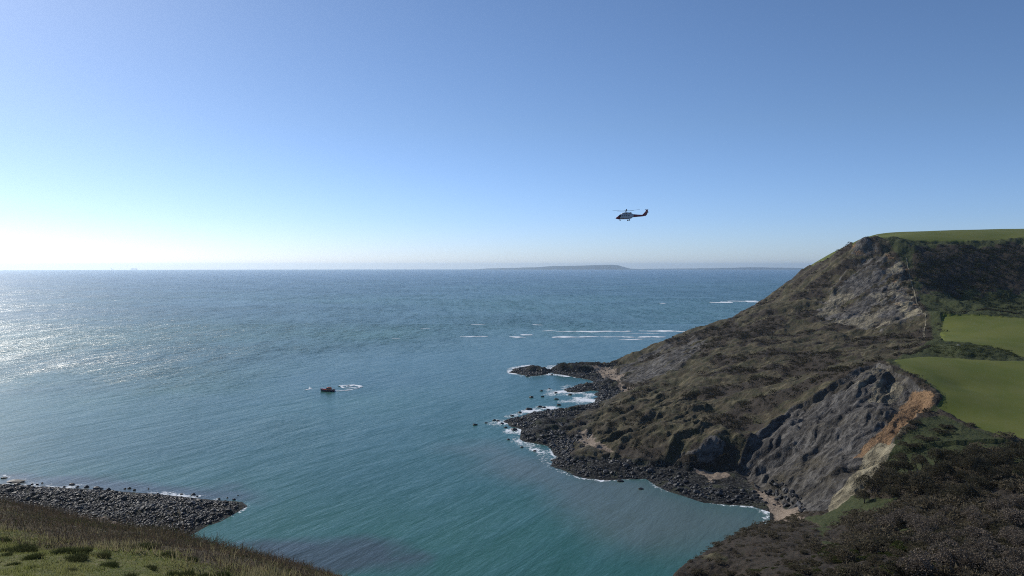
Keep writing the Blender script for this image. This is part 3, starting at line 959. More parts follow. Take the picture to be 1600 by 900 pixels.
LBL = {'brown': ('thorn_shrub', 'brown leafless thorn shrub in the thicket on the near right slope', 'shrub', 'brown thorn shrubs of the near right thicket'),
       'dark': ('dark_shrub', 'dark blackish shrub in the thicket on the near right slope', 'shrub', 'dark shrubs of the near right thicket'),
       'gorse': ('gorse_bush', 'low dark green gorse bush among brown shrubs on the near right slope', 'bush', 'green gorse bushes of the near right thicket')}
sz_of = lambda a, b: .42 + .58 * sst(1240, 1400, a + (b - 850) * .8)
n_ind = 0
rest = []
for i in order:
    kind = 'dark' if fo[i] > .28 else ('gorse' if g.random() < .26 else 'brown')
    if n_ind < 290 and vis[i]:
        nm_, lb_, ct_, gp_ = LBL[kind]
        o = link(nm_, bush_meshes[kind][int(g.integers(5))], label=lb_, category=ct_, group=gp_)
        o.location = (x[i], y[i], h[i] - .2); q_ = (1.3 + 3.0 * g.random() ** 2.2) * sz_of(px_[i], py_[i])
        o.scale = (q_, q_, q_ * g.uniform(.6, .95)); o.rotation_euler = (0, 0, g.uniform(0, 6.28))
        n_ind += 1
    else:
        rest.append(i)
rest = np.array(rest)
protos = [clump(260, 1.0, .95, .22, 800 + i, lobes=5) for i in range(8)]
co, f = scatter(protos, np.stack([x[rest], y[rest], h[rest] - .2], 1), (1.3 + 3.2 * g.random(len(rest)) ** 2.2) * sz_of(px_[rest], py_[rest]), g.uniform(0, 6.28, len(rest)), g.uniform(.6, .95, len(rest)))
link('thicket', new_mesh('thicket', co, f, False), M_BROWN, kind='stuff')
print('thicket ind', n_ind, 'rest', len(rest))


# ---- trees of the near right slope: trunk with limbs, crown of twigs
def trunk_mesh(hh, seed):
    g_ = np.random.default_rng(seed)
    cos, fs, o = [], [], 0
    stems = [(Vector((0, 0, 0)), Vector((g_.uniform(-.15, .15), g_.uniform(-.15, .15), 1)), hh * .62, hh * .035)]
    for k_ in range(6):
        a_ = g_.uniform(0, 6.28); b_ = Vector((0, 0, hh * g_.uniform(.15, .4)))
        stems.append((b_, Vector((math.cos(a_), math.sin(a_), g_.uniform(.7, 1.3))), hh * g_.uniform(.35, .55), hh * .018))
    for b_, d_, L_, r_ in stems:
        d_ = d_.normalized(); sd_ = d_.orthogonal().normalized(); up_ = d_.cross(sd_)
        rings = []
        for t_ in range(4):
            cc = b_ + d_ * L_ * t_ / 3 + Vector((g_.uniform(-.04, .04), g_.uniform(-.04, .04), 0)) * hh * (t_ > 0)
            rr = r_ * (1 - t_ / 3.6)
            rings += [cc + (sd_ * math.cos(q2) + up_ * math.sin(q2)) * rr for q2 in np.arange(5) * 1.2566]
        cos += [v_[:] for v_ in rings]
        for t_ in range(3):
            for j in range(5):
                fs.append((o + t_ * 5 + j, o + t_ * 5 + (j + 1) % 5, o + t_ * 5 + 5 + (j + 1) % 5, o + t_ * 5 + 5 + j))
        o += 20
    return new_mesh('trunk', np.array(cos), np.array(fs))


TR = []
for v_ in range(4):
    tm = trunk_mesh(1.0, 900 + v_); tm.materials.append(M_TRUNK)
    cps = []
    for mat_, sd_ in ((M_PALE, 0), (M_DARK, 40)):
        co_, f_ = clump(2600, .50, .80, .05, 950 + v_ + sd_, lobes=8, spread=.42, up=.5)
        co_[:, 2] += .18
        cm = new_mesh('crown', co_, f_, False); cm.materials.append(mat_); cps.append(cm)
    TR.append((tm, cps))


def tree(px, py, size, kind, v, name, label, group):
    X, Y = hit(px, py, 140)
    X, Y = np.array([X]), np.array([Y])
    Z = terrain(X, Y)[0]
    e = bpy.data.objects.new(name, None); COL.objects.link(e)
    e.location = (X[0], Y[0], Z[0] - .15); e.rotation_euler = (0, 0, px * .7); e.scale = (size * 1.15, size * 1.15, size)
    e.empty_display_size = .3
    e['label'] = label; e['category'] = 'tree'; e['group'] = group
    link('trunk', TR[v % 4][0], parent=e); link('crown', TR[v % 4][1][kind], parent=e)
    return e


i_ = 0
PALE = [[], [], [], []]
for px, py in [(1448, 838), (1472, 826), (1495, 846), (1460, 862), (1432, 826), (1515, 868), (1590, 822), (1575, 848), (1598, 858), (1545, 826), (1530, 892), (1552, 870), (1500, 894), (1478, 888),
               (1585, 886), (1420, 852), (1408, 812), (1386, 830), (1378, 812), (1352, 832), (1560, 800), (1520, 812), (1485, 800), (1596, 796), (1568, 905), (1600, 905), (1440, 900), (1535, 850)]:
    i_ += 1
    o = tree(px, py + 8, 4.2 + (i_ * 37 % 10) * .28, 0, i_, 'bare_tree', 'pale pinkish grey leafless tree rising from the brown thicket at lower right', 'pale leafless trees of the lower right thicket')
    PALE[0 if py < 824 else 1 if py < 850 else 2 if py < 876 else 3].append((px, o))
for row, txt in zip(PALE, ('pale leafless tree, farthest row of lower right thicket', 'pale leafless tree, middle row of lower right thicket',
                           'pale leafless tree, second nearest row at lower right', 'pale leafless tree, nearest row at bottom right')):
    ordinals(row, txt)
DARK = [[], [], []]
for px, py in [(1402, 740), (1420, 734), (1440, 728), (1462, 722), (1482, 722), (1500, 728), (1520, 738), (1540, 748), (1560, 752), (1450, 745), (1475, 748), (1500, 752), (1525, 762), (1410, 760), (1435, 765), (1460, 770),
               (1380, 752), (1362, 766), (1350, 780), (1575, 715), (1590, 708), (1560, 712), (1545, 720), (1600, 722), (1525, 716), (1580, 735), (1600, 745), (1555, 735), (1390, 772), (1490, 775), (1510, 782)]:
    i_ += 1
    o = tree(px, py + 6, 5.2 + (i_ * 53 % 10) * .34, 1, i_, 'dark_tree', 'dark rounded tree in the belt below the lower field edge at right', 'dark trees below the lower field')
    DARK[0 if py < 730 else 1 if py < 755 else 2].append((px, o))
for row, txt in zip(DARK, ('dark tree, uphill row of the belt below lower field', 'dark tree, middle row of the belt below lower field', 'dark tree, downhill row of the belt below lower field')):
    ordinals(row, txt)

for px, py, lb in [(1432, 668, 'small dark bush at the top of the grass corner beside the orange scar'), (1445, 690, 'dark bush on the grass tongue below the fence corner'),
                   (1482, 672, 'small dark bush alone on the rough grass below the lower field'), (1470, 680, 'wide low dark bush on the rough grass below the fence'),
                   (1420, 700, 'dark bush at the foot of the orange scar edge'), (1408, 712, 'dark bush above the yellow rim of the landslip')]:
    X, Y = hit(px, py + 3, 250)
    o = link('dark_shrub', bush_meshes['dark'][px % 5], label=lb, category='shrub')
    o.location = (X, Y, terrain(np.array([X]), np.array([Y]))[0][0] - .2); o.scale = (3.0, 3.0, 1.9); o.rotation_euler = (0, 0, px)

# ---- boulders
rp = [rock_proto(40 + i, 1, .68) for i in range(10)]
rhi = [rock_proto(80 + i, 2, .68) for i in range(8)]


def boulder_field(n, x0, x1, y0, y1, seed, name, mat, group, label, nind, smax, density, med):
    g, x, y, h, s, cv = sample_land(n, x0, x1, y0, y1, seed)
    fz = fbm(x, y, 12, 4, seed + 3)
    pr = density(x, y, h, s, cv, fz)
    k = g.random(len(x)) < pr
    x, y, h, s = x[k], y[k], h[k], s[k]
    size = np.exp(g.normal(math.log(med), .5, len(x))).clip(.22, smax)
    order = np.argsort(-size / y)
    big, rest = order[:nind], order[nind:]
    ms = []
    for co_, f_ in rhi:
        me_ = new_mesh(name, co_, f_, False); me_.materials.append(mat); ms.append(me_)
    for i in big:
        o = link(name, ms[int(g.integers(8))], label=label, category='boulder', group=group)
        o.location = (x[i], y[i], max(h[i], -.1) + size[i] * .12); o.scale = (size[i],) * 3; o.rotation_euler = (g.uniform(-.3, .3), g.uniform(-.3, .3), g.uniform(0, 6.28))
    co, f = scatter(rp, np.stack([x[rest], y[rest], np.maximum(h[rest], -.1) + size[rest] * .12], 1), size[rest], g.uniform(0, 6.28, len(rest)))
    link('boulders', new_mesh('boulders', co, f, False), mat, kind='stuff')
    print(name, len(x))


boulder_field(90000, -60, 190, 330, 860, 21, 'beach_boulder', M_ROCK, 'boulders along the foot of the headland', 'dark grey boulder on the beach at the foot of the headland', 150, 2.1,
              lambda x, y, h, s, cv, fz: sst(-3.5, 2, s + 3 * fz) * (h < 3.0) * np.where(y < 400, sst(30, 5, s) * .55, 1) * (1 - cv['sand'] * .9) * (1 - (x > 125) * (y < 360) * .45), .55)
boulder_field(36000, -330, -110, 285, 385, 22, 'shore_boulder', M_ROCKD, 'boulders of the point at lower left', 'blackish boulder on the low stony point at lower left', 140, 1.6,
              lambda x, y, h, s, cv, fz: sst(-2.5, 2, s + 2 * fz) * (h < 3.5) * (1 - cv['sand'] * .85) * .95, .42)

g = np.random.default_rng(77)
ms = []
for co_, f_ in rhi:
    me_ = new_mesh('sea_rock', co_, f_, False); me_.materials.append(M_ROCKD); ms.append(me_)


def sea_rock(px, py, sx, sy, sz, label, group=None):
    p_ = P(px, py, z=0)
    o = link('sea_rock', ms[int(g.integers(8))], label=label, category='rock')
    if group: o['group'] = group
    o.location = (p_[0], p_[1], sz * .12); o.scale = (sx, sy, sz); o.rotation_euler = (0, 0, g.uniform(-.3, .3))
    return o


sea_rock(24, 753, 5.0, 2.2, 1.5, 'long flat dark slab of rock in the surf at the far left shore')
sea_rock(6, 747, 1.6, 1.4, .8, 'small dark rock in the surf just left of the long slab')
SR = [[], []]
for px, py, r_ in [(50, 757, .7), (58, 757.5, .8), (66, 755, .6), (100, 761, .7), (113, 757.5, 1.3), (121, 761, .8), (135, 761.5, 1.2), (152, 763.5, 1.6), (158, 764, 1.0), (169, 766, 1.3), (195, 764, .7), (202, 763.5, .9),
                   (210, 766, .8), (232, 764, .5), (246, 772, .7), (284, 772.5, .7), (302, 773.5, 1.1), (308, 776, .6), (342, 780, .7), (355, 778, .5), (366, 781, .8), (372, 774, .4)]:
    o = sea_rock(px, py, r_, r_ * .9, r_ * 1.1, 'dark rock standing in shallow water off the stony point at lower left', 'rocks in the shallows at lower left')
    SR[0 if px < 180 else 1].append((px, o))
ordinals(SR[0], 'dark rock in the shallows off the far left shore')
ordinals(SR[1], 'dark rock in shallows off the left boulder spit')
SR = [[], [], [], []]
for px, py, r_ in [(742, 664, 1.5), (772, 657, 1.2), (778, 658, 1.0), (790, 668, 1.0), (803, 672, 1.8), (794, 687, .9), (826, 640, 2.0), (843, 636, 1.6), (850, 637, 1.2), (830, 621, 1.5), (846, 611, 1.2), (868, 614, 1.3), (870, 624, 1.4),
                   (873, 633, 1.6), (890, 617, 1.4), (858, 608, 1.0), (880, 643, 1.6), (824, 588, 1.8), (815, 583, 1.2), (862, 586, 1.2), (886, 572, 1.4), (800, 650, 1.3), (812, 645, 1.2), (835, 645, 1.6), (760, 661, .9), (784, 662, 1.1),
                   (848, 620, 1.1), (856, 641, 1.5), (970, 752, 1.3), (1002, 764, 1.0), (815, 699, .8), (835, 705, .9), (910, 604, 1.2)]:
    o = sea_rock(px, py, r_ * 1.3, r_ * 1.1, r_ * 1.05, 'dark rock awash in white surf off the headland boulder beach', 'rocks awash off the headland')
    SR[0 if py < 600 else 1 if py < 628 else 2 if py < 650 else 3].append((px, o))
for row, txt in zip(SR, ('dark rock awash beside the farthest stony spit', 'dark rock awash between the two upper spits', 'dark rock awash above the main boulder beach', 'dark rock awash at the main boulder beach tip')):
    ordinals(row, txt)


# fallen blocks at the foot of the landslip
sx_, sy_ = [], []
ms2 = []
for co_, f_ in rhi:
    me_ = new_mesh('fallen_block', co_, f_, False); me_.materials.append(M_ROCK); ms2.append(me_)
for i in range(60):
    t_ = g.random()
    px = 1208 + 50 * t_ + g.uniform(-8, 6); py = 752 + 42 * t_ + g.uniform(-5, 8)
    X, Y = hit(px, py, 250)
    Z = terrain(np.array([X]), np.array([Y]))[0][0]
    q_ = g.uniform(.5, 1.5)
    o = link('fallen_block', ms2[i % 8], label='grey fallen block between the sandy cove and the dark landslip', category='boulder', group='fallen blocks at the landslip foot')
    o.location = (X, Y, Z + q_ * .1); o.scale = (q_, q_, q_); o.rotation_euler = (g.uniform(-.4, .4), g.uniform(-.4, .4), g.uniform(0, 6))


# ------------------------------------------------------------------ fence round the lower field, path markers
def ground_z(x, y): return terrain(np.array([float(x)]), np.array([float(y)]))[0][0]


M_POST = simple('weathered_post', (.09, .08, .065), .9, .3, 4)


def tube(p0, p1, r, seg=5):
    p0, p1 = Vector(p0), Vector(p1); d_ = (p1 - p0).normalized(); a_ = d_.orthogonal().normalized(); b_ = d_.cross(a_)
    co_ = [(q + (a_ * math.cos(t) + b_ * math.sin(t)) * r)[:] for q in (p0, p1) for t in np.arange(seg) * 2 * math.pi / seg]
    f_ = [(j, (j + 1) % seg, seg + (j + 1) % seg, seg + j) for j in range(seg)]
    return np.array(co_), np.array(f_)


def fence(pts, name, label, step=6):
    world_pts = [Vector((*hit(a, b, 200), 0)) for a, b in pts]
    line = []
    for a, b in zip(world_pts[:-1], world_pts[1:]):
        L_ = (b - a).length; n = max(1, int(L_ / step))
        line += [a.lerp(b, i / n) for i in range(n)]
    line.append(world_pts[-1])
    line = line[:100]
    base = line[0]
    bz = ground_z(base.x, base.y)
    e = bpy.data.objects.new(name, None); COL.objects.link(e); e.location = (base.x, base.y, bz)
    e['label'] = label; e['category'] = 'fence'
    org = Vector((base.x, base.y, bz))
    co_, f_ = tube((0, 0, -.3), (0, 0, 1.25), .09)
    top = np.array([[5, 6, 7, 8]])
    pm = new_mesh('post', co_, np.concatenate([f_, top]), False); pm.materials.append(M_POST)
    tops = []
    for q in line:
        zz = ground_z(q.x, q.y); tops.append(Vector((q.x, q.y, zz)) - org)
        o = link('post', pm, parent=e); o.location = tops[-1]
    parts = []
    for a, b in zip(tops[:-1], tops[1:]):
        for hh in (.45, .8, 1.12):
            parts.append(tube(a + Vector((0, 0, hh)), b + Vector((0, 0, hh)), .025, 3))
    link('wire', new_mesh('wire', *merge(parts), False), M_POST, parent=e)


fence([(1400, 576), (1425, 592), (1446, 602), (1462, 616), (1462, 645), (1478, 658), (1505, 672), (1540, 684), (1570, 690)], 'field_fence', 'thin post and wire fence around the seaward edge of the lower field', 4)
fence([(1422, 408), (1428, 440), (1436, 470), (1441, 486)], 'cliff_fence', 'post and wire fence climbing the spur beside the dark hollow', 5)

M_HEDGE = M_DARK


def hedge(pts, name, label, hgt, wid):
    wp = [Vector((*hit(a, b, 200), 0)) for a, b in pts]
    X, Y = [], []
    gg = np.random.default_rng(len(label))
    for a, b in zip(wp[:-1], wp[1:]):
        n = int((b - a).length / .6) + 1
        for i in range(n):
            q = a.lerp(b, i / n); X.append(q.x + gg.uniform(-.5, .5)); Y.append(q.y + gg.uniform(-.5, .5))
    X, Y = np.array(X), np.array(Y); Z = terrain(X, Y)[0]
    pr = [clump(40, 1, 1, .4, 1300 + i) for i in range(5)]
    co_, f_ = scatter(pr, np.stack([X, Y, Z - .1], 1), gg.uniform(.7, 1.3, len(X)) * wid, gg.uniform(0, 6, len(X)), np.full(len(X), hgt / wid))
    link(name, new_mesh(name, co_, f_, False), M_HEDGE, label=label, category='hedge')


hedge([(1396, 556), (1415, 554), (1432, 550), (1446, 545), (1452, 540)], 'hedge', 'short dark hedge at the seaward corner between the two green fields', 1.0, .9)
hedge([(1466, 488), (1500, 486), (1540, 487), (1570, 491), (1625, 497)], 'hedge', 'long dark hedge along the top of the upper small field', 1.3, 1.2)

# the bank of rough bushes between the fields
g, x, y, h, s, cv = sample_land(3000, 290, 420, 490, 560, 31)
px_, py_ = to_px(x, y, h)
k = (py_ > 540) & (py_ < 563) & (px_ > 1455) & (cv['fld'] < .3) & (g.random(len(x)) < .35)
co, f = scatter([clump(40, 1, .7, .4, 1400 + i) for i in range(5)], np.stack([x[k], y[k], h[k] - .15], 1), g.uniform(.7, 1.5, k.sum()), g.uniform(0, 6, k.sum()), g.uniform(.5, .9, k.sum()))
link('bank_scrub', new_mesh('bank_scrub', co, f, False), M_GORSE, kind='stuff')

# worn footpath down the spur: a strip of pale earth laid on the ground
M_PATH = simple('worn_chalky_path', (.17, .15, .10), .95, .35, .5)
wp = [hit(a, b, 300) for a, b in [(1416, 402), (1419, 418), (1424, 440), (1430, 462), (1437, 482), (1440, 488), (1446, 497), (1446, 508), (1443, 520), (1448, 530)]]
pl = []
for a, b in zip(wp[:-1], wp[1:]):
    for i in range(12): pl.append((a[0] + (b[0] - a[0]) * i / 12, a[1] + (b[1] - a[1]) * i / 12))
pl = np.array(pl)
tg = np.gradient(pl, axis=0); tg /= np.linalg.norm(tg, axis=1)[:, None] + 1e-9
nm_ = np.stack([-tg[:, 1], tg[:, 0]], 1)
rows = []
for t_ in np.linspace(-1, 1, 5):
    q = pl + nm_ * (t_ * (.35 + .5 * vnoise(pl[:, 1] * .2, pl[:, 0] * 0, 3)))[:, None]
    rows.append(np.stack([q[:, 0], q[:, 1], terrain(q[:, 0], q[:, 1])[0] + .18], 1))
link('path', new_mesh('path', np.concatenate(rows), grid_faces(5, len(pl))), M_PATH, kind='structure')

# small pale things
M_STONE = simple('pale_stone', (.55, .53, .48), .85, .2, 3)
for px, py, sz, lb in [(1371, 371.5, .9, 'white rock at the edge of the cliff-top turf'), (1498, 541.5, 1.2, 'pale flat stone on the bank between the two fields')]:
    X, Y = hit(px, py + 1, 250)
    o = link('pale_rock', new_mesh('pale_rock', *rhi[3], False), M_STONE, label=lb, category='rock')
    o.location = (X, Y, ground_z(X, Y) + .2); o.scale = (sz * 1.6, sz, sz * .7)
X, Y = hit(1352.5, 374, 500)
co_, f_ = tube((0, 0, -.4), (0, 0, 2.0), .17, 6)
bmt, ft = tube((0, 0, 2.0), (0, 0, 2.3), .3, 6)
o = link('marker_post', new_mesh('marker_post', *merge([(co_, f_), (bmt, ft)]), False), M_POST, label='tiny marker post standing on the brink of the highest cliff', category='post')
o.location = (X, Y, ground_z(X, Y))

# ------------------------------------------------------------------ foreground hillside: turf, tussocks, brambles
M_GRASS = plant_mat('turf_blades', (.150, .175, .045), (.22, .22, .080), (.27, .245, .13), .5, trans=0.5)
M_STRAW = plant_mat('dry_grass', (.28, .24, .14), (.22, .20, .09), (.14, .16, .05), .5, trans=0.45)
M_BRAM = plant_mat('bramble_stems', (.145, .105, .072), (.18, .145, .095), (.10, .105, .048), .6)
M_TUSS = plant_mat('dark_tussock_leaf', (.062, .080, .028), (.085, .098, .040), (.13, .12, .06), .9, trans=0.3)


def hill_samples(n, y0, y1, seed, x0=-46, x1=2):
    g = np.random.default_rng(seed)
    x = g.uniform(x0, x1, n); y = y0 + (y1 - y0) * g.random(n)
    h = terrain(x, y)[0]
    k = PVIEW(x, y, h, 60)
    return g, x[k], y[k], h[k]


def blades(x, y, z, L, W, g, lean=.5):
    n = len(x)
    a = g.uniform(0, 6.28, n)
    b = np.stack([np.cos(a), np.sin(a), np.zeros(n)], 1)
    up = np.stack([g.normal(size=n) * lean, g.normal(size=n) * lean, np.ones(n)], 1); up /= np.linalg.norm(up, axis=1)[:, None]
    c_ = np.stack([x, y, z - .02], 1)
    return np.stack([c_ - b * W[:, None] * .5, c_ + b * W[:, None] * .5, c_ + up * L[:, None]], 1).reshape(-1, 3), np.arange(3 * n).reshape(-1, 3)


g, x, y, h = hill_samples(300000, 17, 42, 51)
bw = bramble_w(x, y)
k = g.random(len(x)) < (1 - bw) * .95
x, y, h = x[k], y[k], h[k]
tu = sst(.1, .5, fbm(x, y, 1.1, 3, 55)) + .6 * sst(-3.5, -.5, y - np.interp(x, [-60, -36, -25, -20.5, -15, -11.4, -6.6, 0], [48, 42, 36, 33.5, 29, 26.2, 25, 24]))
L = g.uniform(.05, .10, len(x)) * (1 + 1.0 * tu); W = g.uniform(.02, .04, len(x))
link('turf', new_mesh('turf', *blades(x, y, h, L, W, g), False), M_GRASS, kind='stuff')

g, x, y, h = hill_samples(70000, 22, 48, 52)
bw = bramble_w(x, y)
tn = fbm(x, y, 1.4, 3, 65)
k = (g.random(len(x)) < sst(0, .15, bw) * sst(1.05, .8, bw) * sst(-.3, .2, tn)) 
link('dry_grass', new_mesh('dry_grass', *blades(x[k], y[k], h[k], g.uniform(.25, .55, k.sum()), g.uniform(.025, .05, k.sum()), g, .45), False), M_STRAW, kind='stuff')


def arcs(x, y, z, L, r, g, seg=5, droop=.9):
    """Thin arching stems as narrow three-sided ribbons."""
    n = len(x)
    a = g.uniform(0, 6.28, n); el = g.uniform(.5, 1.45, n)
    d = np.stack([np.cos(a) * np.cos(el), np.sin(a) * np.cos(el), np.sin(el)], 1)
    side = np.stack([-np.sin(a), np.cos(a), g.uniform(-.5, .5, n)], 1)
    pts = []
    pcur = np.stack([x, y, z], 1)
    for s_ in range(seg + 1):
        pts.append(pcur.copy())
        pcur = pcur + d * (L / seg)[:, None]
        d[:, 2] -= droop / seg * g.uniform(.5, 1.5, n); d += g.normal(size=d.shape) * .08
        d /= np.linalg.norm(d, axis=1)[:, None]
    co, fs = [], []
    for s_, p_ in enumerate(pts):
        w_ = (r * (1 - s_ / (seg + 1.5)))[:, None]
        co.append(p_ - side * w_); co.append(p_ + side * w_)
    co = np.stack(co, 1).reshape(-1, 3)
    m = 2 * (seg + 1)
    base = np.arange(n)[:, None] * m
    f = np.concatenate([np.stack([base + 2 * s_, base + 2 * s_ + 1, base + 2 * s_ + 3, base + 2 * s_ + 2], -1).reshape(-1, 4) for s_ in range(seg)])
    return co, f


g, x, y, h = hill_samples(60000, 22, 64, 53)
bw = bramble_w(x, y)
mound = (.28 + .5 * np.clip(fbm(x, y, 3.5, 3, 75) + .45, 0, 1.3)) * (1 - .55 * sst(-17, -7, x))
k = g.random(len(x)) < bw * .8
link('brambles', new_mesh('brambles', *arcs(x[k], y[k], h[k] + g.uniform(-.05, .25, k.sum()) * mound[k], g.uniform(.4, 1.1, k.sum()) * mound[k] * 1.2, g.uniform(.008, .02, k.sum()), g), False), M_BRAM, kind='stuff')
g, x, y, h = hill_samples(120000, 22, 64, 54)
bw = bramble_w(x, y); mound = (.28 + .5 * np.clip(fbm(x, y, 3.5, 3, 75) + .45, 0, 1.3)) * (1 - .55 * sst(-17, -7, x))
gl = fbm(x, y, 4.5, 3, 85)
k = g.random(len(x)) < bw * .7
zz = h + g.uniform(0, .75, len(x)) * mound
for sel, mt, nme in ((k & (gl < .05), M_BRAM, 'bramble_leaves'), (k & (gl >= .05), M_GORSE, 'scrub_leaves')):
    link(nme, new_mesh(nme, *blades(x[sel], y[sel], zz[sel], g.uniform(.05, .13, sel.sum()), g.uniform(.03, .07, sel.sum()), g, 1.6), False), mt, kind='stuff')

TUS = []
for v_ in range(5):
    gg = np.random.default_rng(1500 + v_)
    n = 900
    a = gg.uniform(0, 6.28, n); r_ = gg.random(n) ** .6 * .42
    co_, f_ = blades(np.cos(a) * r_, np.sin(a) * r_, gg.uniform(0, .22, n) * (1 - r_), gg.uniform(.18, .42, n), gg.uniform(.015, .03, n), gg, .55)
    m_ = new_mesh('tussock', co_, f_, False); m_.materials.append(M_TUSS); TUS.append(m_)
TS = [[], [], [], []]
for i, (px, py, sc_) in enumerate([(8, 852, 1.3), (36, 862, 1.5), (60, 856, 1.2), (76, 846, 1), (52, 872, .9), (100, 868, 1.3), (118, 874, 1.3), (126, 868, 1), (160, 872, 1.2), (170, 880, .9), (203, 892, 1.1), (222, 866, 1.4), (235, 882, .8), (270, 893, 1), (290, 890, .9),
                                   (318, 893, .9), (345, 893, 1), (375, 896, .9), (20, 878, .7), (195, 862, .9), (240, 862, 1.2), (86, 858, .9), (0, 840, 1.2), (140, 850, .9), (30, 893, .5), (46, 884, .5), (110, 884, .6), (10, 868, .7), (300, 876, .9), (262, 872, .9)]):
    X, Y = hit(px, py + 6, 20)
    if Y > 60: continue
    o = link('dark_tussock', TUS[i % 5], label='dark rushy tussock on the sunlit turf at bottom left', category='tussock', group='dark tussocks on the foreground turf')
    o.location = (X, Y, ground_z(X, Y) - .03); o.scale = (sc_ * (.5 + .4 * ((i * 7) % 5) / 4), sc_ * (.5 + .3 * ((i * 3) % 4) / 3), sc_ * (.34 + .14 * ((i * 5) % 3) / 2)); o.rotation_euler = (0, 0, i)
    TS[0 if py < 860 else 1 if py < 874 else 2 if py < 886 else 3].append((px, o))
for row, txt in zip(TS, ('dark tussock against the scrub, bottom left', 'dark tussock, second row back, bottom left turf', 'dark tussock, third row back, bottom left turf', 'dark tussock, front row, bottom left turf')):
    ordinals(row, txt)

for i, (px, py, L_, a0, lb) in enumerate([(355, 862, 1.9, 2.5, 'long bare bramble stem arching against the water, rightmost'), (392, 868, 1.5, 2.75, 'bare bramble stem leaning left over the water beyond the scrub edge'), (330, 858, 1.2, 2.2, 'short bare stem rising from the scrub near the small dark reef')]):
    X, Y = hit(px, py, 20)
    z_ = ground_z(X, Y)
    pts = []; p_ = Vector((X, Y, z_)); d_ = Vector((math.cos(a0) * .6, 0, 1)).normalized()
    parts = []
    for k in range(12):
        q = p_ + d_ * L_ / 12; parts.append(tube(p_, q, .018 * (1 - k / 15), 4)); p_ = q
        d_ = (d_ + Vector((-.10, .01, -.11))).normalized()
    link('bramble_stem', new_mesh('bramble_stem', *merge(parts), False), M_BRAM, label=lb, category='stem')

# ------------------------------------------------------------------ breaking waves over the ledges
def wave(px0, px1, py, w_, label, seed):
    n = 90
    xs = np.linspace(px0, px1, n)
    mid = np.array([P(a, py + .45 * math.sin(a * .035 + seed) + .25 * math.sin(a * .13 + seed), z=0) for a in xs])
    nz = fbm(xs, xs * 0 + seed, 26, 4, seed)
    width = w_ * np.clip(.62 + .8 * nz, 0.0, 1.5) * np.sin(np.linspace(.1, 3.04, n)) ** .4
    rows = []
    rr = mid[:, 0] ** 2 + mid[:, 1] ** 2
    for t in (-1, -.5, 0, .5, 1):
        q = mid.copy(); q[:, 1] += t * width * (1 + .4 * fbm(xs, xs * 0 + t * 3, 9, 2, seed + 5))
        q[:, 2] = -rr / (2 * 7433000.0) + .06 + (1 - t * t) * np.minimum(width * .12, .9)
        rows.append(q)
    f_ = grid_faces(5, n)
    col_ = f_[:, 0] % n
    f_ = f_[(width[col_] > .15 * w_)]
    if not len(f_): return
    link('breaking_wave', new_mesh('breaking_wave', np.concatenate(rows), f_), M_FOAM, label=label, category='wave')


for i, (a, b, yy, ww, lb) in enumerate([
        (846, 868, 517.5, 6, 'short white breaker left of the long far line of surf'), (868, 1074, 517.6, 10, 'longest far white line of surf reaching the headland slope'),
        (803, 832, 523.4, 10, 'bright short breaker in the middle of the bay mouth, upper'), (796, 822, 526.8, 7, 'bright short breaker just below its twin in mid bay'),
        (862, 955, 526.6, 10, 'near white line of surf, its left half'), (950, 1060, 526.2, 12, 'near white line of surf, its right half by the slope'), (966, 1032, 530.0, 5, 'lowest short line of surf below the near white line'),
        (965, 1045, 521.5, 3, 'faint broken surf between the two long white lines'), (702, 762, 525.5, 7, 'thin white line of surf left of mid bay'), (736, 760, 507.3, 5, 'faint far breaker above the thin left line'), (832, 848, 507.3, 4, 'tiny far breaker above the long lines'),
        (612, 625, 528.8, 4, 'tiny white breaker far left of the surf lines'), (657, 672, 513.6, 4, 'tiny breaker between lifeboat and the far surf'),
        (1108, 1142, 471.8, 34, 'distant white line of surf, left piece, near the headland skyline'), (1136, 1182, 470.6, 22, 'distant faint surf behind the left and right white pieces'), (1166, 1206, 472.0, 34, 'distant white line of surf, right piece, touching the headland skyline'),
        (1028, 1040, 473.5, 14, 'small distant whitecap left of the distant surf')]):
    wave(a, b, yy, ww, lb, 31 + i)

# ------------------------------------------------------------------ lifeboat
M_NAVY = simple('navy_hull', (.012, .016, .05), .35, .15, 1, .5)
M_ORANGE = simple('orange_superstructure', (.62, .13, .035), .45, .15, 1, .5)
M_REDL = simple('red_line', (.4, .02, .02), .4, .1, 1)
M_DGLASS = simple('dark_glass', (.01, .012, .016), .08, .1, 1, .6)
M_GREYD = simple('grey_deck', (.16, .17, .18), .7, .2, 2)
M_WHITE = simple('white_paint', (.72, .73, .74), .35, .05, 1, .5)
M_BLACK = simple('black_rubber', (.015, .015, .017), .7, .2, 3)


def loft(rings, close=True):
    n = len(rings[0]); co_ = np.array([p for r in rings for p in r]); fs = []
    for i in range(len(rings) - 1):
        for j in range(n):
            fs.append((i * n + j, i * n + (j + 1) % n, (i + 1) * n + (j + 1) % n, (i + 1) * n + j))
    return co_, fs


def bm_obj(name, bm, mats, parent, smooth=True, **props):
    bmesh.ops.recalc_face_normals(bm, faces=bm.faces)
    me = bpy.data.meshes.new(name); bm.to_mesh(me); bm.free()
    for p_ in me.polygons: p_.use_smooth = smooth
    return link(name, me, mats, parent, **props)


def bm_loft(rings):
    bm = bmesh.new(); vs = [[bm.verts.new(p) for p in r] for r in rings]; n = len(vs[0])
    for i in range(len(vs) - 1):
        for j in range(n):
            bm.faces.new((vs[i][j], vs[i][(j + 1) % n], vs[i + 1][(j + 1) % n], vs[i + 1][j]))
    bm.faces.new(vs[0]); bm.faces.new(list(reversed(vs[-1])))
    return bm


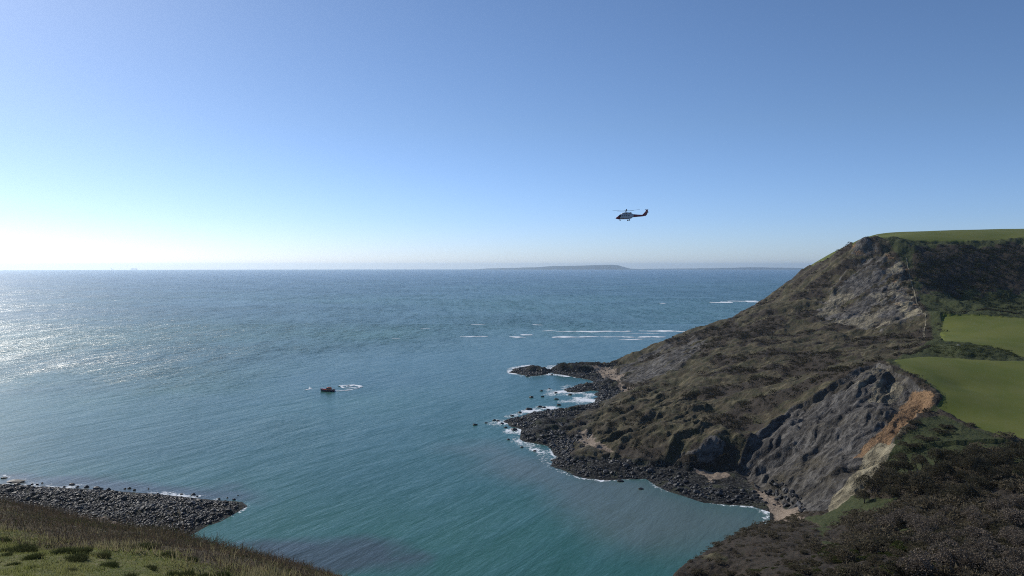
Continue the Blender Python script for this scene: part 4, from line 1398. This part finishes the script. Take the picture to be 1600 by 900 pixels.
def bm_box(bm, c_, s_, bev=0, taper=None):
    r = bmesh.ops.create_cube(bm, size=1)
    for v in r['verts']:
        v.co = Vector((v.co.x * s_[0], v.co.y * s_[1], v.co.z * s_[2]))
        if taper and v.co.z > 0: v.co.x = v.co.x * taper[0]; v.co.y *= taper[1]
        v.co += Vector(c_)
    if bev:
        es = list({e for v in r['verts'] for e in v.link_edges})
        bmesh.ops.bevel(bm, geom=es, offset=bev, segments=2, affect='EDGES')
    return r


def bm_tube(bm, p0, p1, r0, r1=None, seg=10):
    r1 = r0 if r1 is None else r1
    p0, p1 = Vector(p0), Vector(p1); d_ = (p1 - p0).normalized(); a_ = d_.orthogonal().normalized(); b_ = d_.cross(a_)
    v0 = [bm.verts.new(p0 + (a_ * math.cos(t) + b_ * math.sin(t)) * r0) for t in np.arange(seg) * 2 * math.pi / seg]
    v1 = [bm.verts.new(p1 + (a_ * math.cos(t) + b_ * math.sin(t)) * r1) for t in np.arange(seg) * 2 * math.pi / seg]
    for j in range(seg): bm.faces.new((v0[j], v0[(j + 1) % seg], v1[(j + 1) % seg], v1[j]))
    bm.faces.new(v0); bm.faces.new(list(reversed(v1)))


def empty(name, loc, rot, **props):
    e = bpy.data.objects.new(name, None); COL.objects.link(e); e.location = loc; e.rotation_euler = rot
    for k, v in props.items(): e[k] = v
    return e


bp = P(512, 611.2, z=0)
BOAT = empty('lifeboat', (bp[0], bp[1], 0), (0, 0, rad(176)), label='small orange and navy lifeboat turning on the open water, bow to the left', category='boat')
BOAT.scale = (.92, .92, .92)
# hull: bow +x (turned to face left)
rings = []
for xx, hw, dk, kl in [(-6.7, 2.0, 1.35, -.4), (-5, 2.15, 1.35, -.55), (-2, 2.25, 1.45, -.6), (1, 2.2, 1.6, -.6), (3.6, 1.75, 1.85, -.5), (5.4, 1.0, 2.15, -.3), (6.6, .28, 2.35, .1), (6.95, .05, 2.4, .9)]:
    r = []
    for yy, zz in [(-1, 1), (-1.0, .55), (-.82, .15), (-.35, -.02), (0, -.05), (.35, -.02), (.82, .15), (1.0, .55), (1, 1)]:
        r.append((xx, yy * hw, kl + (dk - kl) * (zz if zz > 0 else zz * 1)))
    rings.append(r)
bm_obj('hull', bm_loft(rings), [M_NAVY], BOAT, False)
rings = []
for xx, hw, dk in [(-6.72, 2.02, 1.35), (-5, 2.2, 1.35), (-2, 2.3, 1.45), (1, 2.25, 1.6), (3.6, 1.8, 1.85), (5.4, 1.05, 2.15), (6.6, .33, 2.35), (7.0, .08, 2.42)]:
    rings.append([(xx, -hw, dk - .12), (xx, -hw, dk + .1), (xx, hw, dk + .1), (xx, hw, dk - .12)])
bm_obj('gunwale', bm_loft(rings), [M_REDL], BOAT, False)
bm = bmesh.new(); bm_box(bm, (2.9, 0, 1.95), (3.6, 2.2, .5), .08, (.8, .8))
bm_obj('foredeck', bm, [M_ORANGE], BOAT, False)
bm = bmesh.new(); bm_box(bm, (-1.3, 0, 2.55), (5.4, 3.3, 2.1), .12, (.72, .82))
cab = bm_obj('wheelhouse', bm, [M_ORANGE], BOAT, False)
bm = bmesh.new()
for sgn in (-1, 1):
    for xx in (-2.7, -1.7, -.7, .25):
        bm_box(bm, (xx * .95 - .1, sgn * 1.475, 2.85), (.75, .14, .55))
for yy in (-.85, 0, .85): bm_box(bm, (.98, yy, 2.9), (.2, .7, .6))
bm_obj('window', bm, [M_DGLASS], cab, False)
bm = bmesh.new(); bm_box(bm, (-1.7, 0, 3.75), (2.4, 1.9, .35), .06, (.85, .85))
bm_obj('upper_steering_deck', bm, [M_ORANGE], BOAT, False)
bm = bmesh.new(); bm_tube(bm, (-2.6, 0, 3.8), (-2.9, 0, 6.0), .09, .05, 6); bm_tube(bm, (-2.7, -.9, 4.9), (-2.7, .9, 4.9), .05, .05, 5); bm_box(bm, (-2.65, 0, 5.2), (.3, 1.3, .16), .03)
bm_obj('mast', bm, [M_WHITE], BOAT, False)
bm = bmesh.new(); bm_box(bm, (-5.2, 0, 1.55), (2.6, 3.6, .25), .04); bm_box(bm, (-5.8, 0, 2.0), (.9, 1.6, .7), .05)
bm_obj('aft_deck', bm, [M_GREYD], BOAT, False)
bm = bmesh.new()
for sgn in (-1, 1):
    prev = None
    for xx, hw, dk in [(-6.5, 1.95, 1.4), (-5, 2.05, 1.4), (-3, 2.1, 1.45), (0, 2.1, 1.6), (3, 1.8, 1.85), (5.4, 1.0, 2.2), (6.7, .1, 2.45)]:
        p_ = Vector((xx, sgn * hw, dk + .85)); bm_tube(bm, (xx, sgn * hw, dk), p_, .03, .03, 4)
        if prev is not None: bm_tube(bm, prev, p_, .03, .03, 4)
        prev = p_
bm_obj('guard_rail', bm, [M_WHITE], BOAT, False)


def ribbon(pts, w_, name, label, seed, cat):
    pts = np.array([P(a, b, z=0)[:2] for a, b in pts])
    tt = np.linspace(0, len(pts) - 1, len(pts) * 16)
    q = np.stack([np.interp(tt, range(len(pts)), pts[:, k]) for k in (0, 1)], 1)
    for _ in range(6): q[1:-1] = (q[:-2] + q[2:] + q[1:-1] * 2) / 4
    t_ = np.gradient(q, axis=0); t_ /= np.linalg.norm(t_, axis=1)[:, None] + 1e-9
    nn = np.stack([-t_[:, 1], t_[:, 0]], 1)
    ww = w_ * np.clip(.8 + .6 * fbm(tt, tt * 0, .8, 3, seed), .4, 2)
    rows = []
    for s_ in (-1, -.4, .4, 1):
        e = q + nn * (s_ * ww * (1 + .5 * fbm(tt, tt * 0 + s_, .5, 2, seed)))[:, None]
        rows.append(np.stack([e[:, 0], e[:, 1], .05 + (1 - s_ * s_) * .18 * ww], 1))
    return np.concatenate(rows), grid_faces(4, len(q))


wk = [ribbon([(522, 611), (535, 610.6), (548, 609), (559, 607), (564.5, 604.6)], 1.7, '', '', 1, ''), ribbon([(564.5, 604.8), (562, 602.9), (555, 602.0), (545, 601.8), (536, 602.4), (530, 603.6)], 2.2, '', '', 2, ''),
      ribbon([(533, 603.0), (536, 606), (545, 606.6), (556, 605.2)], 1.3, '', '', 3, ''), ribbon([(540, 604), (548, 603.4), (556, 603.2)], 1.2, '', '', 4, '')]
link('wake', new_mesh('wake', *merge(wk)), M_FOAM, label='white looping wake trailing right from the lifeboat', category='wake')
link('whitecap', new_mesh('whitecap', *ribbon([(478, 609.2), (482, 608.2), (485, 606.6), (483, 604.6)], .9, '', '', 7, '')), M_FOAM, label='small white splash on the water left of the lifeboat', category='wave')

# ------------------------------------------------------------------ helicopter
M_HRED = simple('red_livery', (.20, .015, .03), .35, .1, 1, .5)
M_HWHITE = simple('white_livery', (.44, .46, .50), .35, .06, 1, .5)
M_HGREY = simple('grey_machinery', (.06, .06, .065), .5, .2, 2)
hp = P(978.5, 337.5, d=392)
HELI = empty('helicopter', hp, (rad(0), rad(-1.5), rad(8)), label='red and white rescue helicopter hovering above the bay, nose to the left', category='helicopter')


def sect(x, zc, hw, hh, n=16, e=2.4):
    r = []
    for k in range(n):
        t = 2 * math.pi * k / n
        cx, sy_ = math.cos(t), math.sin(t)
        r.append((x, hw * math.copysign(abs(cx) ** (2 / e), cx), zc + hh * math.copysign(abs(sy_) ** (2 / e), sy_)))
    return r


body = [(-5.75, -1.05, .12, .12), (-5.5, -1.02, .42, .34), (-4.9, -.95, .75, .6), (-4.3, -.78, .95, .82), (-3.6, -.50, 1.1, 1.15), (-2.9, -.32, 1.16, 1.36), (-1.5, -.28, 1.18, 1.42), (0, -.28, 1.18, 1.42), (1.4, -.28, 1.15, 1.40), (2.4, -.18, 1.05, 1.22), (3.2, .02, .85, .92), (3.9, .12, .66, .68)]
bm = bm_loft([sect(*b) for b in body])
for fc in bm.faces:
    cc = fc.calc_center_median()
    fc.material_index = 1 if cc.x < -3.4 or (cc.z < -1.25 and cc.x < 2.2) else 0
fus = bm_obj('fuselage', bm, [M_HWHITE, M_HRED], HELI)
bm = bm_loft([sect(*b, e=2.0) for b in [(3.6, .10, .72, .82), (5, .08, .58, .70), (6.5, .06, .48, .58), (8, .06, .40, .50), (9.2, .10, .32, .44), (9.9, .2, .22, .34)]])
tb = bm_obj('tail_boom', bm, [M_HRED], HELI)
bm = bm_loft([sect(*b, n=12, e=2.6) for b in [(-2.6, 1.15, .5, .12), (-2.0, 1.3, .85, .38), (-.8, 1.42, .95, .5), (.6, 1.42, .98, .52), (1.8, 1.3, .9, .5), (2.8, 1.0, .7, .42), (3.8, .68, .4, .2)]])
bm_obj('engine_cowling', bm, [M_HWHITE], HELI)
bm = bmesh.new()
for sgn in (-1, 1): bm_tube(bm, (1.2, sgn * .75, 1.5), (2.5, sgn * 1.05, 1.62), .24, .28, 10)
bm_obj('exhaust', bm, [M_HGREY], HELI)
# swept fin
bm = bmesh.new()
prof = [(8.7, .45), (10.3, 2.0), (10.95, 3.25), (11.75, 3.25), (11.95, 2.0), (11.1, .35), (10.3, -.3)]
va = [bm.verts.new((a, -.09, b)) for a, b in prof]; vb = [bm.verts.new((a, .09, b)) for a, b in prof]
bm.faces.new(va); bm.faces.new(list(reversed(vb)))
for j in range(len(prof)): bm.faces.new((va[j], va[(j + 1) % len(prof)], vb[(j + 1) % len(prof)], vb[j]))
for fc in bm.faces: fc.material_index = 1 if fc.calc_center_median().z > 2.4 else 0
fin = bm_obj('tail_fin', bm, [M_HRED, M_HWHITE], HELI, False)
bm = bmesh.new(); bm_box(bm, (11.4, -.2, 1.85), (1.1, 3.2, .12), .03)
bm_obj('horizontal_stabiliser', bm, [M_HWHITE], HELI, False)
TRO = empty('tail_rotor', (11.3, .35, 2.6), (0, 0, 0)); TRO.parent = HELI
bm = bmesh.new(); bm_tube(bm, (0, -.25, 0), (0, .12, 0), .13, .13, 8); bm_obj('hub', bm, [M_HGREY], TRO, False)
for k in range(4):
    bm = bmesh.new(); bm_box(bm, (0, .06, .72), (.2, .03, 1.2), .01)
    o = bm_obj('blade', bm, [M_HGREY], TRO, False); o.rotation_euler = (0, rad(45 + 90 * k), 0)
# windows and doors
bm = bmesh.new()
rg = []
for b in [(-4.35, -.74, .955, .80), (-3.95, -.63, 1.03, .98), (-3.6, -.48, 1.105, 1.155), (-3.2, -.37, 1.15, 1.27)]:
    s_ = sect(b[0], b[1], b[2] + .025, b[3] + .025)
    rg.append([s_[k] for k in (0, 1, 2, 3, 4, 5, 6, 7, 8)])
vs = [[bm.verts.new(p) for p in r] for r in rg]
for i in range(3):
    for j in range(8): bm.faces.new((vs[i][j], vs[i][j + 1], vs[i + 1][j + 1], vs[i + 1][j]))
bmesh.ops.solidify(bm, geom=bm.faces[:], thickness=.02)
bm_obj('windscreen', bm, [M_DGLASS], HELI, True)
for sgn in (-1, 1):
    for k, (xx, ww) in enumerate([(-2.45, .7), (-1.3, .8), (-.1, .62), (1.1, .62)]):
        bm = bmesh.new(); bm_box(bm, (xx, sgn * 1.175, .12), (ww, .06, .62), .02)
        bm_obj('cabin_window', bm, [M_DGLASS], HELI, False)
    bm = bmesh.new(); bm_box(bm, (-.72, sgn * 1.18, -.95), (1.9, .05, .7), .02)
    bm_obj('sliding_door', bm, [M_HWHITE], HELI, False)
    bm = bm_loft([sect(*b, n=10, e=2) for b in [(-.1, -1.3, .05, .05), (.3, -1.32, .28, .2), (1.3, -1.3, .32, .25), (2.4, -1.2, .2, .2), (2.9, -1.1, .05, .06)]])
    o = bm_obj('sponson', bm, [M_HWHITE], HELI); o.location = (0, sgn * 1.2, 0)
    lg = bmesh.new(); bm_tube(lg, (1.2, sgn * 1.3, -1.4), (1.25, sgn * 1.45, -2.15), .08, .07, 8)
    leg_ = bm_obj('landing_leg', lg, [M_HGREY], HELI, False)
    bm = bmesh.new(); bm_tube(bm, (1.25, sgn * 1.32, -2.2), (1.25, sgn * 1.62, -2.2), .36, .36, 14)
    bm_obj('wheel', bm, [M_BLACK], leg_, False)
lg = bmesh.new(); bm_tube(lg, (-3.3, 0, -1.35), (-3.35, 0, -2.1), .08, .07, 8)
leg_ = bm_obj('landing_leg', lg, [M_HGREY], HELI, False)
bm = bmesh.new(); bm_tube(bm, (-3.35, -.28, -2.15), (-3.35, -.12, -2.15), .26, .26, 12); bm_tube(bm, (-3.35, .12, -2.15), (-3.35, .28, -2.15), .26, .26, 12)
bm_obj('wheel', bm, [M_BLACK], leg_, False)
bm = bmesh.new(); bm_tube(bm, (-3.9, 0, -1.4), (-3.9, 0, -1.85), .2, .24, 10); bm_tube(bm, (-5.7, .1, -1.0), (-6.6, .1, -.95), .03, .02, 5)
bm_obj('sensor_turret', bm, [M_HGREY], HELI, False)
bm = bmesh.new(); bm_tube(bm, (-.4, -1.15, 1.2), (-.4, -1.75, 1.15), .1, .1, 8); bm_tube(bm, (-.75, -1.6, 1.15), (-.1, -1.6, 1.15), .16, .16, 10)
bm_obj('winch', bm, [M_HGREY], HELI, False)
# rotor
ROT_ = empty('main_rotor', (-.1, 0, 2.55), (0, rad(0), 0)); ROT_.parent = HELI
bm = bmesh.new(); bm_tube(bm, (0, 0, -.95), (0, 0, .0), .22, .2, 10); bm_tube(bm, (0, 0, -.1), (0, 0, .28), .5, .42, 12)
for k in range(5):
    t = rad(72 * k + 184); bm_tube(bm, (0, 0, .1), (1.15 * math.cos(t), 1.15 * math.sin(t), .16), .13, .1, 6)
bm_obj('hub', bm, [M_HGREY], ROT_, False)
for k in range(5):
    bm = bmesh.new()
    st = [(.9, .16, .14), (2.0, .30, .14), (5.0, .30, .32), (6.9, .28, .50), (7.45, .14, .56)]
    rg = [[(r_, -hw, zz - .02), (r_, -hw * .3, zz + .05), (r_, hw, zz + .0), (r_, -hw * .3, zz - .05)] for r_, hw, zz in st]
    bm = bm_loft(rg)
    o = bm_obj('blade', bm, [M_HGREY], ROT_, False); o.rotation_euler = (0, 0, rad(72 * k + 184))

# ------------------------------------------------------------------ ships on the horizon
def ship(px, L_, dist, name, label, blocks):
    bz = -dist * dist / (2 * 7433000.0)
    X = (px - 800) / F * dist
    e = empty(name, (X, dist, bz), (0, 0, 0), label=label, category='ship')
    rings = [[(xx * L_, -hw, zt), (xx * L_, -hw * .8, -2), (xx * L_, hw * .8, -2), (xx * L_, hw, zt)] for xx, hw, zt in [(-.5, 14, 16), (-.4, 18, 15), (.3, 18, 15), (.45, 8, 18), (.52, 1, 20)]]
    bm_obj('hull', bm_loft(rings), [M_GREYD], e, False)
    for (a, b, h_) in blocks:
        bm = bmesh.new(); bm_box(bm, ((a + b) / 2 * L_, 0, 15 + h_ / 2), ((b - a) * L_, 30, h_), .8)
        bm_obj('container_stack', bm, [M_REDL if a > 0 else M_GREYD], e, False)
    bm = bmesh.new(); bm_box(bm, (-.33 * L_, 0, 35), (.05 * L_, 28, 42), 1); bm_tube(bm, (-.38 * L_, 0, 50), (-.38 * L_, 0, 66), 4, 3.4, 10)
    bm_obj('bridge_tower', bm, [M_WHITE], e, False)


ship(210, 330, 35500, 'cargo_ship', 'faint long cargo ship on the horizon at far left, the larger one', [(-.28, -.1, 24), (-.08, .12, 27), (.14, .38, 20)])
ship(176, 120, 36000, 'cargo_ship', 'tiny hazy ship on the horizon left of the larger cargo ship', [(-.2, .1, 8)])
# ------------------------------------------------------------------ haze
hz = N('haze_air')
pv = hz.n('VolumePrincipled')
pv.inputs['Color'].default_value = (.73, .88, 1.0, 1)
pv.inputs['Density'].default_value = HAZE
pv.inputs['Anisotropy'].default_value = .6
hz.l(pv.outputs[0], hz.out.inputs['Volume'])
hx, hy0, hy1, hzb, hzt = 48500, -2000, 43000, -400, 200
bmh = bmesh.new()
bmesh.ops.create_cube(bmh, size=1)
for v in bmh.verts:
    v.co = (v.co.x * 2 * hx, hy0 if v.co.y < 0 else hy1, hzb if v.co.z < 0 else hzt)
meh = bpy.data.meshes.new('haze'); bmh.to_mesh(meh); bmh.free()
link('haze', meh, hz.m, kind='stuff')
